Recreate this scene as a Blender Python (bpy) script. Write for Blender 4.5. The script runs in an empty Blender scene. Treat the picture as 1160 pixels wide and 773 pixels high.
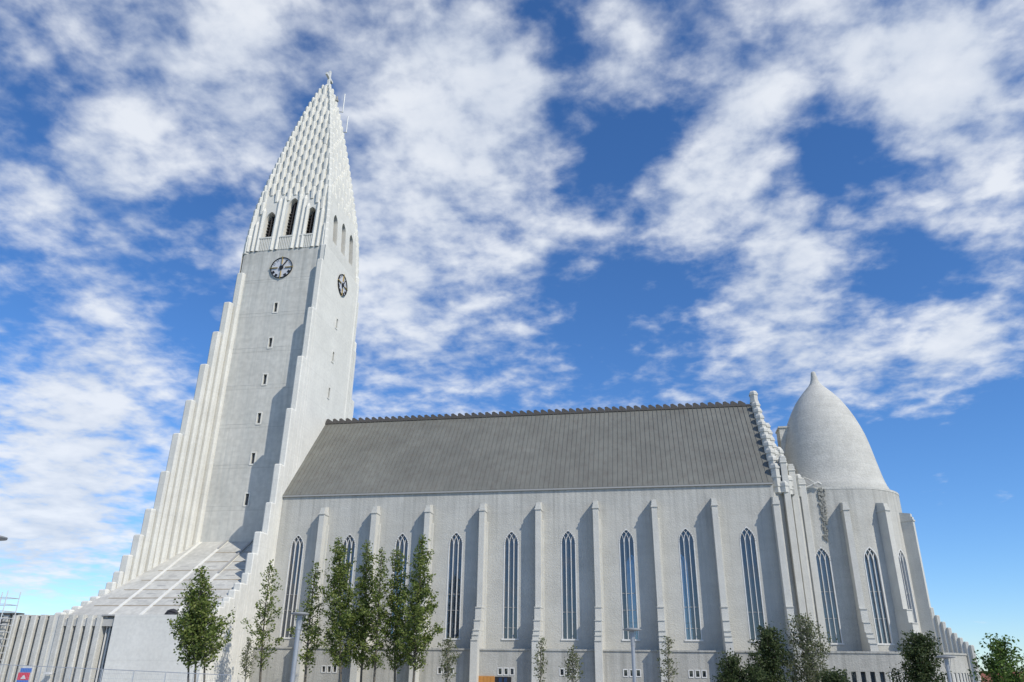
import bpy, bmesh, math, random
from mathutils import Vector, Matrix
R = math.radians
random.seed(7)
sc = bpy.context.scene
COL = sc.collection

# ------------------------------------------------------------------ camera
CAM = Vector((40.3243, -65.8152, 1.7)); FPX = 862.2141
PI_, YA, RO = 0.4089, -0.18, 0.0128
F = Vector((math.sin(YA)*math.cos(PI_), math.cos(YA)*math.cos(PI_), math.sin(PI_)))
RR = Vector((math.cos(YA), -math.sin(YA), 0)); UU = RR.cross(F)
R2 = RR*math.cos(RO)+UU*math.sin(RO); U2 = -RR*math.sin(RO)+UU*math.cos(RO)
cd = bpy.data.cameras.new('camera'); cam = bpy.data.objects.new('camera', cd); COL.objects.link(cam)
cam.matrix_world = Matrix(((R2.x, U2.x, -F.x, CAM.x), (R2.y, U2.y, -F.y, CAM.y), (R2.z, U2.z, -F.z, CAM.z), (0, 0, 0, 1)))
cd.sensor_width = 36; cd.lens = FPX*36/1160; cd.clip_start = .1; cd.clip_end = 20000
sc.camera = cam

# ------------------------------------------------------------------ sun and exposure
SUN = Vector((1.45, -1.0, 1.55)).normalized()
sl = bpy.data.lights.new('sun', 'SUN'); sl.energy = 3.5; sl.angle = R(.5); sl.color = (1, .935, .825)
so = bpy.data.objects.new('sun', sl); COL.objects.link(so); so.rotation_euler = SUN.to_track_quat('Z', 'Y').to_euler()
so.location = (60, -60, 90)
sc.view_settings.view_transform = 'Standard'; sc.view_settings.look = 'None'
sc.view_settings.exposure = 0.2; sc.view_settings.gamma = 1

# ------------------------------------------------------------------ sky with clouds
W = bpy.data.worlds.new('World'); sc.world = W; W.use_nodes = True
nt = W.node_tree; N = nt.nodes; L = nt.links; N.clear()
def wn(t, **k):
    n = N.new(t)
    for a, b in k.items(): setattr(n, a, b)
    return n
def wmath(op, a, b=None, c=None, clamp=False):
    n = wn('ShaderNodeMath', operation=op, use_clamp=clamp)
    for i, v in enumerate((a, b, c)):
        if v is None: continue
        if isinstance(v, (int, float)): n.inputs[i].default_value = v
        else: L.new(v, n.inputs[i])
    return n.outputs[0]
sky = wn('ShaderNodeTexSky', sky_type='NISHITA'); sky.sun_disc = False
sky.sun_elevation = math.asin(SUN.z); sky.sun_rotation = math.atan2(SUN.x, SUN.y)
sky.air_density = 1.0; sky.dust_density = 0.0; sky.ozone_density = 4.5; sky.altitude = 300
tc = wn('ShaderNodeTexCoord')
nrm = wn('ShaderNodeVectorMath', operation='NORMALIZE'); L.new(tc.outputs['Generated'], nrm.inputs[0])
DIR = nrm.outputs[0]
sx = wn('ShaderNodeSeparateXYZ'); L.new(DIR, sx.inputs[0])
zz = wmath('ADD', wmath('MAXIMUM', sx.outputs[2], 0.0), .18)
cb = wn('ShaderNodeCombineXYZ'); L.new(wmath('DIVIDE', sx.outputs[0], zz), cb.inputs[0]); L.new(wmath('DIVIDE', sx.outputs[1], zz), cb.inputs[1])
PL = cb.outputs[0]
def wnoise(scale, detail, rough, off=(0, 0, 0), dist=0.0, vec=None, rot=0, sc3=(1, 1, 1)):
    m = wn('ShaderNodeMapping'); m.inputs['Location'].default_value = off; m.inputs['Rotation'].default_value = (0, 0, rot); m.inputs['Scale'].default_value = sc3
    L.new(vec or PL, m.inputs[0])
    n = wn('ShaderNodeTexNoise'); n.inputs['Scale'].default_value = scale; n.inputs['Detail'].default_value = detail
    n.inputs['Roughness'].default_value = rough; n.inputs['Distortion'].default_value = dist
    L.new(m.outputs[0], n.inputs[0]); return n.outputs[0]
def skydir(u, v):
    return (F + R2*((u-580)/FPX) - U2*((v-386.5)/FPX)).normalized()
# where the cloud field is thick (+) and where it opens to blue (-): directions in the sky, px only used to look them up
LOBES = [(480, 70, .35, 60), (560, 60, .3, 50), (600, 110, .3, 45), (500, 160, .35, 70), (570, 200, .2, 45), (450, 260, .3, 60), (440, 330, .25, 50), (470, 390, .15, 50), (540, 390, .14, 40),
 (620, 270, .28, 40), (580, 320, .2, 35), (700, 30, .15, 30), (715, 85, .3, 35), (730, 80, .15, 45), (837, 100, .35, 40), (844, 155, .35, 35), (783, 195, .26, 30), (736, 235, .28, 40), (810, 228, .24, 40), (891, 269, .32, 40), (911, 302, .32, 35), (850, 330, .15, 25),
 (938, 40, .35, 50), (1018, 54, .35, 50), (1106, 67, .35, 50), (1080, 135, .35, 45), (1012, 141, .2, 30), (1120, 222, .3, 35), (1059, 262, .2, 30), (1005, 252, .3, 16), (1140, 306, .4, 20), (1073, 366, .42, 26),
 (850, 400, .42, 42), (938, 403, .48, 42), (1019, 428, .52, 44), (1085, 410, .3, 30), (1135, 392, .5, 38), (1059, 470, .25, 25), (743, 397, .18, 22), (810, 350, .1, 20), (640, 440, .12, 40),
 (609, 13, -.38, 30), (649, 60, -.25, 22), (770, 101, -.34, 22), (696, 175, -.36, 38), (757, 155, -.32, 28), (662, 208, -.26, 28), (568, 249, -.2, 22), (951, 135, -.34, 25), (931, 195, -.38, 32), (1019, 195, -.34, 25),
 (756, 336, -.34, 45), (696, 343, -.28, 40), (615, 336, -.12, 30), (1019, 309, -.38, 40), (1093, 336, -.22, 20), (797, 397, -.15, 25), (676, 403, -.15, 35), (1120, 444, -.2, 25), (1100, 570, -.75, 115), (1010, 520, -.4, 40), (1120, 690, -.4, 70), (1060, 555, .75, 22), (1130, 560, .5, 18), (1120, 712, .55, 26), (1060, 660, .2, 20),
 (72, 63, -.32, 35), (41, 149, -.25, 20), (109, 154, .3, 60), (208, 54, .28, 50), (300, 36, .28, 50), (353, 27, -.1, 25), (204, 131, -.22, 18), (244, 217, -.25, 25), (90, 226, .26, 50), (86, 271, -.22, 20), (199, 317, -.34, 35), (226, 380, -.3, 25), (27, 353, -.32, 40), (109, 326, .2, 40),
 (54, 416, .22, 50), (145, 398, .25, 50), (90, 489, .26, 50), (50, 560, .3, 60), (118, 552, .16, 40), (30, 610, .4, 40), (110, 610, .25, 30), (136, 597, -.12, 20), (54, 625, .1, 40), (72, 668, -.25, 30), (271, 136, .25, 50), (235, 271, .1, 40), (20, 30, .15, 40), (110, 20, .2, 40)]
acc = None
for (u, v, w, rad) in LOBES:
    d = skydir(u, v); k = 2.0/((rad/FPX)**2)
    dp = wn('ShaderNodeVectorMath', operation='DOT_PRODUCT'); L.new(DIR, dp.inputs[0]); dp.inputs[1].default_value = d
    e = wmath('EXPONENT', wmath('MULTIPLY', wmath('SUBTRACT', dp.outputs['Value'], 1.0), k*.5))
    acc = wmath('MULTIPLY', e, w) if acc is None else wmath('MULTIPLY_ADD', e, w, acc)
big = wnoise(2.2, 3, .5, (3.1, 1.7, 0), .3)
mid = wnoise(5.0, 4, .5, (1.2, 7.7, 0), .25)
fine = wnoise(12, 5, .54, (4.2, .7, 0), .15); puff = wnoise(26, 4, .55, (.2, 3.7, 0), .2)
s_ = wmath('ADD', wmath('MULTIPLY_ADD', wmath('SUBTRACT', big, .5), .3, wmath('MULTIPLY', wmath('SUBTRACT', mid, .5), 1.0)), wmath('MULTIPLY_ADD', wmath('SUBTRACT', fine, .5), 1.25, wmath('MULTIPLY', wmath('SUBTRACT', puff, .5), .5)))
dens = wmath('ADD', wmath('MULTIPLY_ADD', acc, .85, s_), -.05)
mr = wn('ShaderNodeMapRange', interpolation_type='SMOOTHSTEP'); L.new(dens, mr.inputs[0]); mr.inputs[1].default_value = -.22; mr.inputs[2].default_value = .60
cov = wmath('MULTIPLY', mr.outputs[0], .91)
lowfade = wn('ShaderNodeMapRange'); L.new(sx.outputs[2], lowfade.inputs[0]); lowfade.inputs[1].default_value = 0.0; lowfade.inputs[2].default_value = .07
cov = wmath('MULTIPLY', cov, lowfade.outputs[0])
# cloud tone: thick parts go slightly grey
shade = wn('ShaderNodeMapRange'); L.new(wmath('ADD', mid, wmath('MULTIPLY', fine, .6)), shade.inputs[0]); shade.inputs[1].default_value = .55; shade.inputs[2].default_value = 1.0
tone = wn('ShaderNodeMixRGB'); L.new(shade.outputs[0], tone.inputs[0]); tone.inputs[1].default_value = (5.3, 6.0, 7.2, 1); tone.inputs[2].default_value = (8.0, 8.35, 8.9, 1)
hs = wn('ShaderNodeHueSaturation'); hs.inputs['Saturation'].default_value = 1.08; hs.inputs['Value'].default_value = 1.2
tint = wn('ShaderNodeMixRGB', blend_type='MULTIPLY'); tint.inputs[0].default_value = 1; tint.inputs[2].default_value = (.84, .99, 1.2, 1); L.new(sky.outputs[0], tint.inputs[1]); L.new(tint.outputs[0], hs.inputs['Color'])
mx = wn('ShaderNodeMixRGB'); L.new(cov, mx.inputs[0]); L.new(hs.outputs[0], mx.inputs[1]); L.new(tone.outputs[0], mx.inputs[2])
bg = wn('ShaderNodeBackground'); bg.inputs[1].default_value = .094; L.new(mx.outputs[0], bg.inputs[0])
ow = wn('ShaderNodeOutputWorld'); L.new(bg.outputs[0], ow.inputs[0])

# ------------------------------------------------------------------ materials
def mat(name, col, rough=.8, metal=0, spec=.3):
    m = bpy.data.materials.new(name); m.use_nodes = True
    b = m.node_tree.nodes['Principled BSDF']
    b.inputs['Base Color'].default_value = (*col, 1); b.inputs['Roughness'].default_value = rough; b.inputs['Metallic'].default_value = metal
    b.inputs['Specular IOR Level'].default_value = spec
    return m
def noisy(name, c1, c2, scale=2.0, rough=.9, bump=.3, bscale=18.0, streak=0.0, stain=(.25, .25, .23), sdens=.5, bdist=.04, mottle=None, spec=.25, metal=0, joints=None, bands=0, eave=None):
    m = mat(name, c1, rough, metal, spec); t = m.node_tree; n = t.nodes; l = t.links; b = n['Principled BSDF']
    tcn = n.new('ShaderNodeTexCoord')
    a = n.new('ShaderNodeTexNoise'); a.inputs['Scale'].default_value = scale; a.inputs['Detail'].default_value = 6; a.inputs['Roughness'].default_value = .65
    l.new(tcn.outputs['Object'], a.inputs[0])
    r = n.new('ShaderNodeMapRange'); r.inputs[1].default_value = .3; r.inputs[2].default_value = .7; l.new(a.outputs[0], r.inputs[0])
    mxn = n.new('ShaderNodeMixRGB'); mxn.inputs[1].default_value = (*c1, 1); mxn.inputs[2].default_value = (*c2, 1); l.new(r.outputs[0], mxn.inputs[0])
    out = mxn.outputs[0]
    if streak:
        mp = n.new('ShaderNodeMapping'); mp.inputs['Scale'].default_value = (1.6, 1.6, .07); l.new(tcn.outputs['Object'], mp.inputs[0])
        s = n.new('ShaderNodeTexNoise'); s.inputs['Scale'].default_value = 1.3; s.inputs['Detail'].default_value = 5; s.inputs['Roughness'].default_value = .7; l.new(mp.outputs[0], s.inputs[0])
        r2 = n.new('ShaderNodeMapRange'); r2.inputs[1].default_value = sdens; r2.inputs[2].default_value = sdens+.25; r2.inputs[4].default_value = streak; l.new(s.outputs[0], r2.inputs[0])
        m2 = n.new('ShaderNodeMixRGB'); m2.inputs[2].default_value = (*stain, 1); l.new(r2.outputs[0], m2.inputs[0]); l.new(out, m2.inputs[1]); out = m2.outputs[0]
    if mottle:
        q = n.new('ShaderNodeTexNoise'); q.inputs['Scale'].default_value = mottle[0]; q.inputs['Detail'].default_value = 3; l.new(tcn.outputs['Object'], q.inputs[0])
        r3 = n.new('ShaderNodeMapRange'); r3.inputs[1].default_value = .35; r3.inputs[2].default_value = .65; r3.inputs[3].default_value = 1-mottle[1]; r3.inputs[4].default_value = 1+mottle[1]; l.new(q.outputs[0], r3.inputs[0])
        m3 = n.new('ShaderNodeMixRGB'); m3.blend_type = 'MULTIPLY'; m3.inputs[0].default_value = 1; l.new(out, m3.inputs[1]); l.new(r3.outputs[0], m3.inputs[2]); out = m3.outputs[0]
    if bands:   # trowel / day-work bands running round the form
        mp = n.new('ShaderNodeMapping'); mp.inputs['Scale'].default_value = (.25, .25, 2.6); l.new(tcn.outputs['Object'], mp.inputs[0])
        q = n.new('ShaderNodeTexNoise'); q.inputs['Scale'].default_value = 1.2; q.inputs['Detail'].default_value = 5; l.new(mp.outputs[0], q.inputs[0])
        r4 = n.new('ShaderNodeMapRange'); r4.inputs[1].default_value = .35; r4.inputs[2].default_value = .65; r4.inputs[3].default_value = 1-bands; r4.inputs[4].default_value = 1+bands*.5; l.new(q.outputs[0], r4.inputs[0])
        m4 = n.new('ShaderNodeMixRGB'); m4.blend_type = 'MULTIPLY'; m4.inputs[0].default_value = 1; l.new(out, m4.inputs[1]); l.new(r4.outputs[0], m4.inputs[2]); out = m4.outputs[0]
    if eave:    # rain streaks running down from the eave
        mp = n.new('ShaderNodeMapping'); mp.inputs['Scale'].default_value = (3.2, 3.2, .05); l.new(tcn.outputs['Object'], mp.inputs[0])
        q = n.new('ShaderNodeTexNoise'); q.inputs['Scale'].default_value = 1.0; q.inputs['Detail'].default_value = 4; l.new(mp.outputs[0], q.inputs[0])
        sp = n.new('ShaderNodeSeparateXYZ'); l.new(tcn.outputs['Object'], sp.inputs[0])
        hz = n.new('ShaderNodeMapRange'); hz.inputs[1].default_value = eave-7; hz.inputs[2].default_value = eave; hz.inputs[3].default_value = -.12; hz.inputs[4].default_value = .12; l.new(sp.outputs[2], hz.inputs[0])
        ad = n.new('ShaderNodeMath'); ad.operation = 'ADD'; l.new(q.outputs[0], ad.inputs[0]); l.new(hz.outputs[0], ad.inputs[1])
        r6 = n.new('ShaderNodeMapRange'); r6.inputs[1].default_value = .52; r6.inputs[2].default_value = .78; r6.inputs[3].default_value = 1; r6.inputs[4].default_value = .8; l.new(ad.outputs[0], r6.inputs[0])
        m6 = n.new('ShaderNodeMixRGB'); m6.blend_type = 'MULTIPLY'; m6.inputs[0].default_value = 1; l.new(out, m6.inputs[1]); l.new(r6.outputs[0], m6.inputs[2]); out = m6.outputs[0]
    if joints:  # casting joints: (height of a lift, darkness)
        sp = n.new('ShaderNodeSeparateXYZ'); l.new(tcn.outputs['Object'], sp.inputs[0])
        wob = n.new('ShaderNodeMath'); wob.operation = 'MULTIPLY_ADD'; wob.inputs[1].default_value = .12; l.new(a.outputs[0], wob.inputs[0]); l.new(sp.outputs[2], wob.inputs[2])
        dv = n.new('ShaderNodeMath'); dv.operation = 'DIVIDE'; dv.inputs[1].default_value = joints[0]; l.new(wob.outputs[0], dv.inputs[0])
        fr_ = n.new('ShaderNodeMath'); fr_.operation = 'FRACT'; l.new(dv.outputs[0], fr_.inputs[0])
        r5 = n.new('ShaderNodeMapRange'); r5.inputs[1].default_value = 0; r5.inputs[2].default_value = .14/joints[0]; r5.inputs[3].default_value = 1-joints[1]; r5.inputs[4].default_value = 1; l.new(fr_.outputs[0], r5.inputs[0])
        m5 = n.new('ShaderNodeMixRGB'); m5.blend_type = 'MULTIPLY'; m5.inputs[0].default_value = 1; l.new(out, m5.inputs[1]); l.new(r5.outputs[0], m5.inputs[2]); out = m5.outputs[0]
    l.new(out, b.inputs['Base Color'])
    if bump:
        q = n.new('ShaderNodeTexNoise'); q.inputs['Scale'].default_value = bscale; q.inputs['Detail'].default_value = 4; l.new(tcn.outputs['Object'], q.inputs[0])
        bp = n.new('ShaderNodeBump'); bp.inputs['Strength'].default_value = bump; bp.inputs['Distance'].default_value = bdist; l.new(q.outputs[0], bp.inputs['Height']); l.new(bp.outputs[0], b.inputs['Normal'])
    return m
M = {}
M['roughcast'] = noisy('roughcast', (0.429, 0.423, 0.387), (0.520, 0.513, 0.470), .5, .95, .7, 11, .35, (.33, .33, .30), .50, .045, (20, .10), bands=.03, eave=17.5)
M['plinth'] = noisy('plinth concrete', (0.386, 0.380, 0.348), (0.468, 0.461, 0.422), .7, .95, .6, 9, .4, (.27, .275, .24), .48, .05, (16, .08), bands=.04, eave=4.6)
M['buttress'] = noisy('buttress render', (0.507, 0.500, 0.458), (0.589, 0.580, 0.531), .9, .95, .5, 12, .2, (.36, .36, .33), .52, .04, (18, .06))
M['tower'] = noisy('tower concrete', (0.568, 0.560, 0.512), (0.680, 0.670, 0.613), .35, .9, .25, 16, .3, (.45, .45, .42), .5, .03, (5, .04), joints=(2.6, .06))
M['shaft'] = noisy('tower shaft concrete', (0.487, 0.480, 0.439), (0.619, 0.610, 0.558), .22, .9, .2, 16, .55, (.39, .41, .395), .44, .03, (2.2, .06), joints=(4.17, .16), bands=.03, eave=46.0)
M['white'] = noisy('white concrete', (0.629, 0.620, 0.567), (0.716, 0.705, 0.645), .4, .9, .2, 16, .3, (.52, .515, .48), .5, .03, (5, .04), joints=(3.1, .07), bands=.02)
M['dome'] = noisy('dome render', (0.457, 0.450, 0.412), (0.548, 0.540, 0.494), .9, .95, .6, 8, .2, (.36, .36, .33), .5, .06, (8, .08), bands=.05, joints=(1.9, .05))
M['wingroof'] = noisy('wing roof slab', (0.386, 0.380, 0.348), (0.523, 0.515, 0.471), .5, .9, .2, 12, 0, mottle=(2.5, .08))
M['drip'] = noisy('weathered drip crust', (.16, .16, .14), (.34, .34, .31), 4, .95, .5, 14)
M['rust'] = noisy('joint stain', (.24, .20, .14), (.36, .31, .24), 2, .9, 0)
M['ribs'] = noisy('weathered concrete ribs', (.48, .475, .435), (.60, .59, .54), .9, .95, .4, 14, .5, (.30, .30, .28), .46, .03, (9, .08))
M['frame'] = noisy('white window frame', (.58, .58, .56), (.70, .70, .68), 3, .6, 0)
M['trim'] = mat('grey trim', (.33, .33, .32), .7)
M['dark'] = mat('dark void', (.025, .025, .028), .9)
M['louvre'] = mat('dark louvre', (.07, .06, .055), .8)
M['crest'] = noisy('dark copper crest', (.075, .07, .065), (.12, .11, .10), 6, .7, 0)
def glass_mat():
    m = mat('dark window glass', (.105, .13, .165), .03, 0, .9); m.node_tree.nodes['Principled BSDF'].inputs['IOR'].default_value = 1.85; t = m.node_tree; n = t.nodes
    tr = n.new('ShaderNodeBsdfTransparent'); tr.inputs[0].default_value = (.55, .68, .80, 1)
    mx_ = n.new('ShaderNodeMixShader'); mx_.inputs[0].default_value = .45
    t.links.new(n['Principled BSDF'].outputs[0], mx_.inputs[1]); t.links.new(tr.outputs[0], mx_.inputs[2]); t.links.new(mx_.outputs[0], n['Material Output'].inputs[0])
    return m
M['glass'] = glass_mat()
M['interior'] = noisy('nave interior', (.10, .10, .095), (.14, .14, .13), .5, .95, 0)
M['blueglass'] = mat('door glass', (.01, .03, .09), .08, 0, .7)
M['orange'] = noisy('orange door wood', (.42, .19, .05), (.52, .25, .07), 6, .6, 0)
M['gold'] = mat('gilding', (.62, .45, .16), .4, .7)
M['clockface'] = mat('clock face', (.54, .555, .59), .5)
M['black'] = mat('black paint', (.02, .02, .022), .5)
M['metal'] = mat('galvanised steel', (.52, .54, .55), .45, .6)
M['lamp'] = noisy('lamp steel', (.30, .32, .34), (.38, .40, .42), 3, .5, 0, metal=.4)
M['lampdark'] = mat('lamp head grey', (.24, .25, .25), .5)
M['steelwhite'] = mat('scaffold tube', (.62, .63, .62), .5, .2)
M['bark'] = noisy('bark', (.085, .075, .06), (.15, .135, .11), 9, .9, .4, 30)
M['palebark'] = noisy('pale bark', (.16, .15, .12), (.25, .235, .2), 9, .9, .4, 30)
M['ground'] = noisy('grass ground', (.055, .085, .03), (.09, .11, .045), .6, .95, .5, 20)
M['paving'] = noisy('grey bounce paving', (.36, .355, .34), (.45, .445, .42), .9, .9, .3, 9)  # pale tone picked so the unseen paving throws fill light upward
M['red'] = mat('red sign paint', (.62, .06, .10), .5)
M['blue'] = mat('blue sign paint', (.07, .17, .48), .5)
M['tarp'] = noisy('dark tarp', (.035, .035, .04), (.06, .06, .065), 5, .8, .5, 9)
M['redroof'] = noisy('rust red roof', (.20, .075, .05), (.26, .11, .08), 3, .8, 0)
M['net'] = noisy('dark netting', (.07, .075, .075), (.12, .125, .12), 6, .9, 0)
def roof_mat():
    m = noisy('weathered copper roof', (.140, .140, .122), (.182, .183, .160), .22, .5, .08, 4, .5, (.115, .098, .082), .47, .02, (.7, .06), spec=.4)
    return m
M['roof'] = roof_mat()
def leafmat(name, cols, rough=.55):
    m = mat(name, cols[0], rough, 0, .35); t = m.node_tree; n = t.nodes; l = t.links; b = n['Principled BSDF']
    g = n.new('ShaderNodeNewGeometry'); cr = n.new('ShaderNodeValToRGB'); l.new(g.outputs['Random Per Island'], cr.inputs[0])
    el = cr.color_ramp.elements; el[0].color = (*cols[0], 1); el[1].color = (*cols[-1], 1)
    for i, c in enumerate(cols[1:-1]):
        e = el.new((i+1)/(len(cols)-1)); e.color = (*c, 1)
    l.new(cr.outputs[0], b.inputs['Base Color'])
    tr = n.new('ShaderNodeBsdfTranslucent'); l.new(cr.outputs[0], tr.inputs[0])
    mxs = n.new('ShaderNodeMixShader'); mxs.inputs[0].default_value = .38
    l.new(b.outputs[0], mxs.inputs[1]); l.new(tr.outputs[0], mxs.inputs[2]); l.new(mxs.outputs[0], n['Material Output'].inputs[0])
    return m
M['leaf'] = leafmat('green leaves', [(.06, .095, .02), (.12, .175, .035), (.18, .23, .05), (.28, .31, .10)])
M['leafgrey'] = leafmat('grey green leaves', [(.08, .10, .045), (.14, .165, .075), (.21, .22, .12)])
M['leafdark'] = leafmat('dark green needles', [(.03, .05, .016), (.055, .085, .028), (.10, .125, .045)])
M['leafbright'] = leafmat('bright green leaves', [(.05, .10, .02), (.10, .17, .03), (.16, .24, .05)])

# ------------------------------------------------------------------ mesh helper
class MB:
    def __init__(s): s.v = []; s.f = []
    def quad(s, *p):
        i = len(s.v); s.v += [tuple(q) for q in p]; s.f.append(tuple(range(i, i+len(p))))
    def box(s, a, b):
        x0, y0, z0 = a; x1, y1, z1 = b; i = len(s.v)
        s.v += [(x0, y0, z0), (x1, y0, z0), (x1, y1, z0), (x0, y1, z0), (x0, y0, z1), (x1, y0, z1), (x1, y1, z1), (x0, y1, z1)]
        s.f += [tuple(i+k for k in q) for q in ((0, 3, 2, 1), (4, 5, 6, 7), (0, 1, 5, 4), (1, 2, 6, 5), (2, 3, 7, 6), (3, 0, 4, 7))]
    def prism(s, poly, z0, z1, ztops=None, cap=None):
        """poly: ccw list of (x, y); ztops per-vertex tops; cap=(h, scale): tapered top"""
        n = len(poly); i = len(s.v)
        s.v += [(x, y, z0) for x, y in poly]; s.v += [(x, y, (ztops[k] if ztops else z1)) for k, (x, y) in enumerate(poly)]
        s.f.append(tuple(i+k for k in range(n-1, -1, -1)))
        for k in range(n): s.f.append((i+k, i+(k+1) % n, i+n+(k+1) % n, i+n+k))
        if cap:
            h, q = cap; cx = sum(p[0] for p in poly)/n; cy = sum(p[1] for p in poly)/n; j = len(s.v)
            s.v += [(cx+(x-cx)*q, cy+(y-cy)*q, z1+h) for x, y in poly]
            for k in range(n): s.f.append((i+n+k, i+n+(k+1) % n, j+(k+1) % n, j+k))
            s.f.append(tuple(j+k for k in range(n)))
        else: s.f.append(tuple(i+n+k for k in range(n)))
    def extrude(s, prof, fn, a, b):
        """closed 2-D profile mapped by fn(p, q, t) swept from t=a to t=b"""
        n = len(prof); i = len(s.v)
        for t in (a, b): s.v += [tuple(fn(p, q, t)) for p, q in prof]
        for k in range(n): s.f.append((i+k, i+(k+1) % n, i+n+(k+1) % n, i+n+k))
        s.f.append(tuple(i+k for k in range(n-1, -1, -1))); s.f.append(tuple(i+n+k for k in range(n)))
    def lathe(s, prof, c, n=32, a0=0, a1=2*math.pi):
        i = len(s.v); m = len(prof); full = abs(a1-a0-2*math.pi) < 1e-6
        cnt = n if full else n+1
        for k in range(cnt):
            a = a0+(a1-a0)*k/n
            s.v += [(c[0]+r*math.cos(a), c[1]+r*math.sin(a), z) for r, z in prof]
        for k in range(n):
            k2 = (k+1) % cnt
            for j in range(m-1): s.f.append((i+k*m+j, i+k2*m+j, i+k2*m+j+1, i+k*m+j+1))
    def tube(s, pts, rads, n=6, close=True):
        pts = [Vector(p) for p in pts]
        if isinstance(rads, (int, float)): rads = [rads]*len(pts)
        i = len(s.v); m = len(pts)
        for k, p in enumerate(pts):
            d = (pts[min(k+1, m-1)]-pts[max(k-1, 0)]).normalized()
            a = d.cross(Vector((0, 0, 1)) if abs(d.z) < .9 else Vector((1, 0, 0))).normalized(); b = d.cross(a)
            for j in range(n):
                t = 2*math.pi*j/n; q = p+(a*math.cos(t)+b*math.sin(t))*rads[k]; s.v.append(tuple(q))
        for k in range(m-1):
            for j in range(n): s.f.append((i+k*n+j, i+k*n+(j+1) % n, i+(k+1)*n+(j+1) % n, i+(k+1)*n+j))
        if close:
            s.f.append(tuple(i+j for j in range(n))); s.f.append(tuple(i+(m-1)*n+j for j in range(n)))
    def build(s, name, m, parent=None, smooth=False, bevel=0, fix=True):
        me = bpy.data.meshes.new(name); me.from_pydata(s.v, [], s.f)
        if fix:
            bm = bmesh.new(); bm.from_mesh(me)
            bmesh.ops.remove_doubles(bm, verts=bm.verts, dist=1e-5)
            bmesh.ops.recalc_face_normals(bm, faces=bm.faces); bm.to_mesh(me); bm.free()
        if smooth:
            for p in me.polygons: p.use_smooth = True
        me.materials.append(M[m] if isinstance(m, str) else m)
        o = bpy.data.objects.new(name, me); COL.objects.link(o)
        if parent is not None:
            o.parent = parent
            base = parent
            off = Vector((0, 0, 0))
            while base is not None: off += base.location; base = base.parent
            me.transform(Matrix.Translation(-off))
        if bevel:
            b = o.modifiers.new('bevel', 'BEVEL'); b.width = bevel; b.segments = 1; b.limit_method = 'ANGLE'
        return o
def tag(o, label=None, cat=None, group=None, kind=None):
    if label: o['label'] = label
    if cat: o['category'] = cat
    if group: o['group'] = group
    if kind: o['kind'] = kind
    return o
def empty(name, loc, label, cat, group=None):
    o = bpy.data.objects.new(name, None); COL.objects.link(o); o.location = loc
    o.empty_display_size = .3
    return tag(o, label, cat, group)
def hexa(cx, cy, r, n=6, rot=0): return [(cx+r*math.cos(rot+2*math.pi*k/n), cy+r*math.sin(rot+2*math.pi*k/n)) for k in range(n)]

# ------------------------------------------------------------------ ground
def gz(x, y):
    a = min(1, max(0, (y+48)/30)); a = a*a*(3-2*a)
    b = min(1, max(0, (x-38)/25)); b = b*b*(3-2*b)
    return -.15-.85*a-.6*b
def ground():
    xs = [-4000, -1500, -500, -200, -80]+[-40+5*i for i in range(29)]+[150, 250, 600, 1500, 4000]
    ys = [-4000, -1500, -500, -200]+[-100+5*i for i in range(33)]+[100, 200, 500, 1500, 4000]
    g = MB(); n = len(xs)
    for y in ys:
        for x in xs: g.v.append((x, y, gz(x, y)))
    for j in range(len(ys)-1):
        for i in range(n-1): g.f.append((j*n+i, j*n+i+1, (j+1)*n+i+1, (j+1)*n+i))
    tag(g.build('ground', 'ground', fix=False), kind='structure')
    p = MB(); xs2 = [-40+4*i for i in range(33)]; ys2 = [-90+4*i for i in range(23)]; n = len(xs2)  # unseen paving, made wide and pale to bounce light onto the south faces
    for y in ys2:
        for x in xs2: p.v.append((x, y, gz(x, y)+.03))
    for j in range(len(ys2)-1):
        for i in range(n-1): p.f.append((j*n+i, j*n+i+1, (j+1)*n+i+1, (j+1)*n+i))
    tag(p.build('bounce_pavement', 'paving', fix=False), kind='structure')
ground()

# ------------------------------------------------------------------ the church
GB = -2.6                                    # foundations go below the lowest ground
church = empty('church', (28, 7.5, -1), 'tall pale concrete church with stepped clock tower, long copper roof and pointed dome', 'church')
S, B0, HW = 4.898, 11.375, 7.509
ZB, ZE, ZR = 15.14, 16.55, 25.69
XT = 6.913; XG = 50.6
AX = 1.84                                    # tower axis
APX, APR = 56.86, 5.43                       # apse axis and radius

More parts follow.
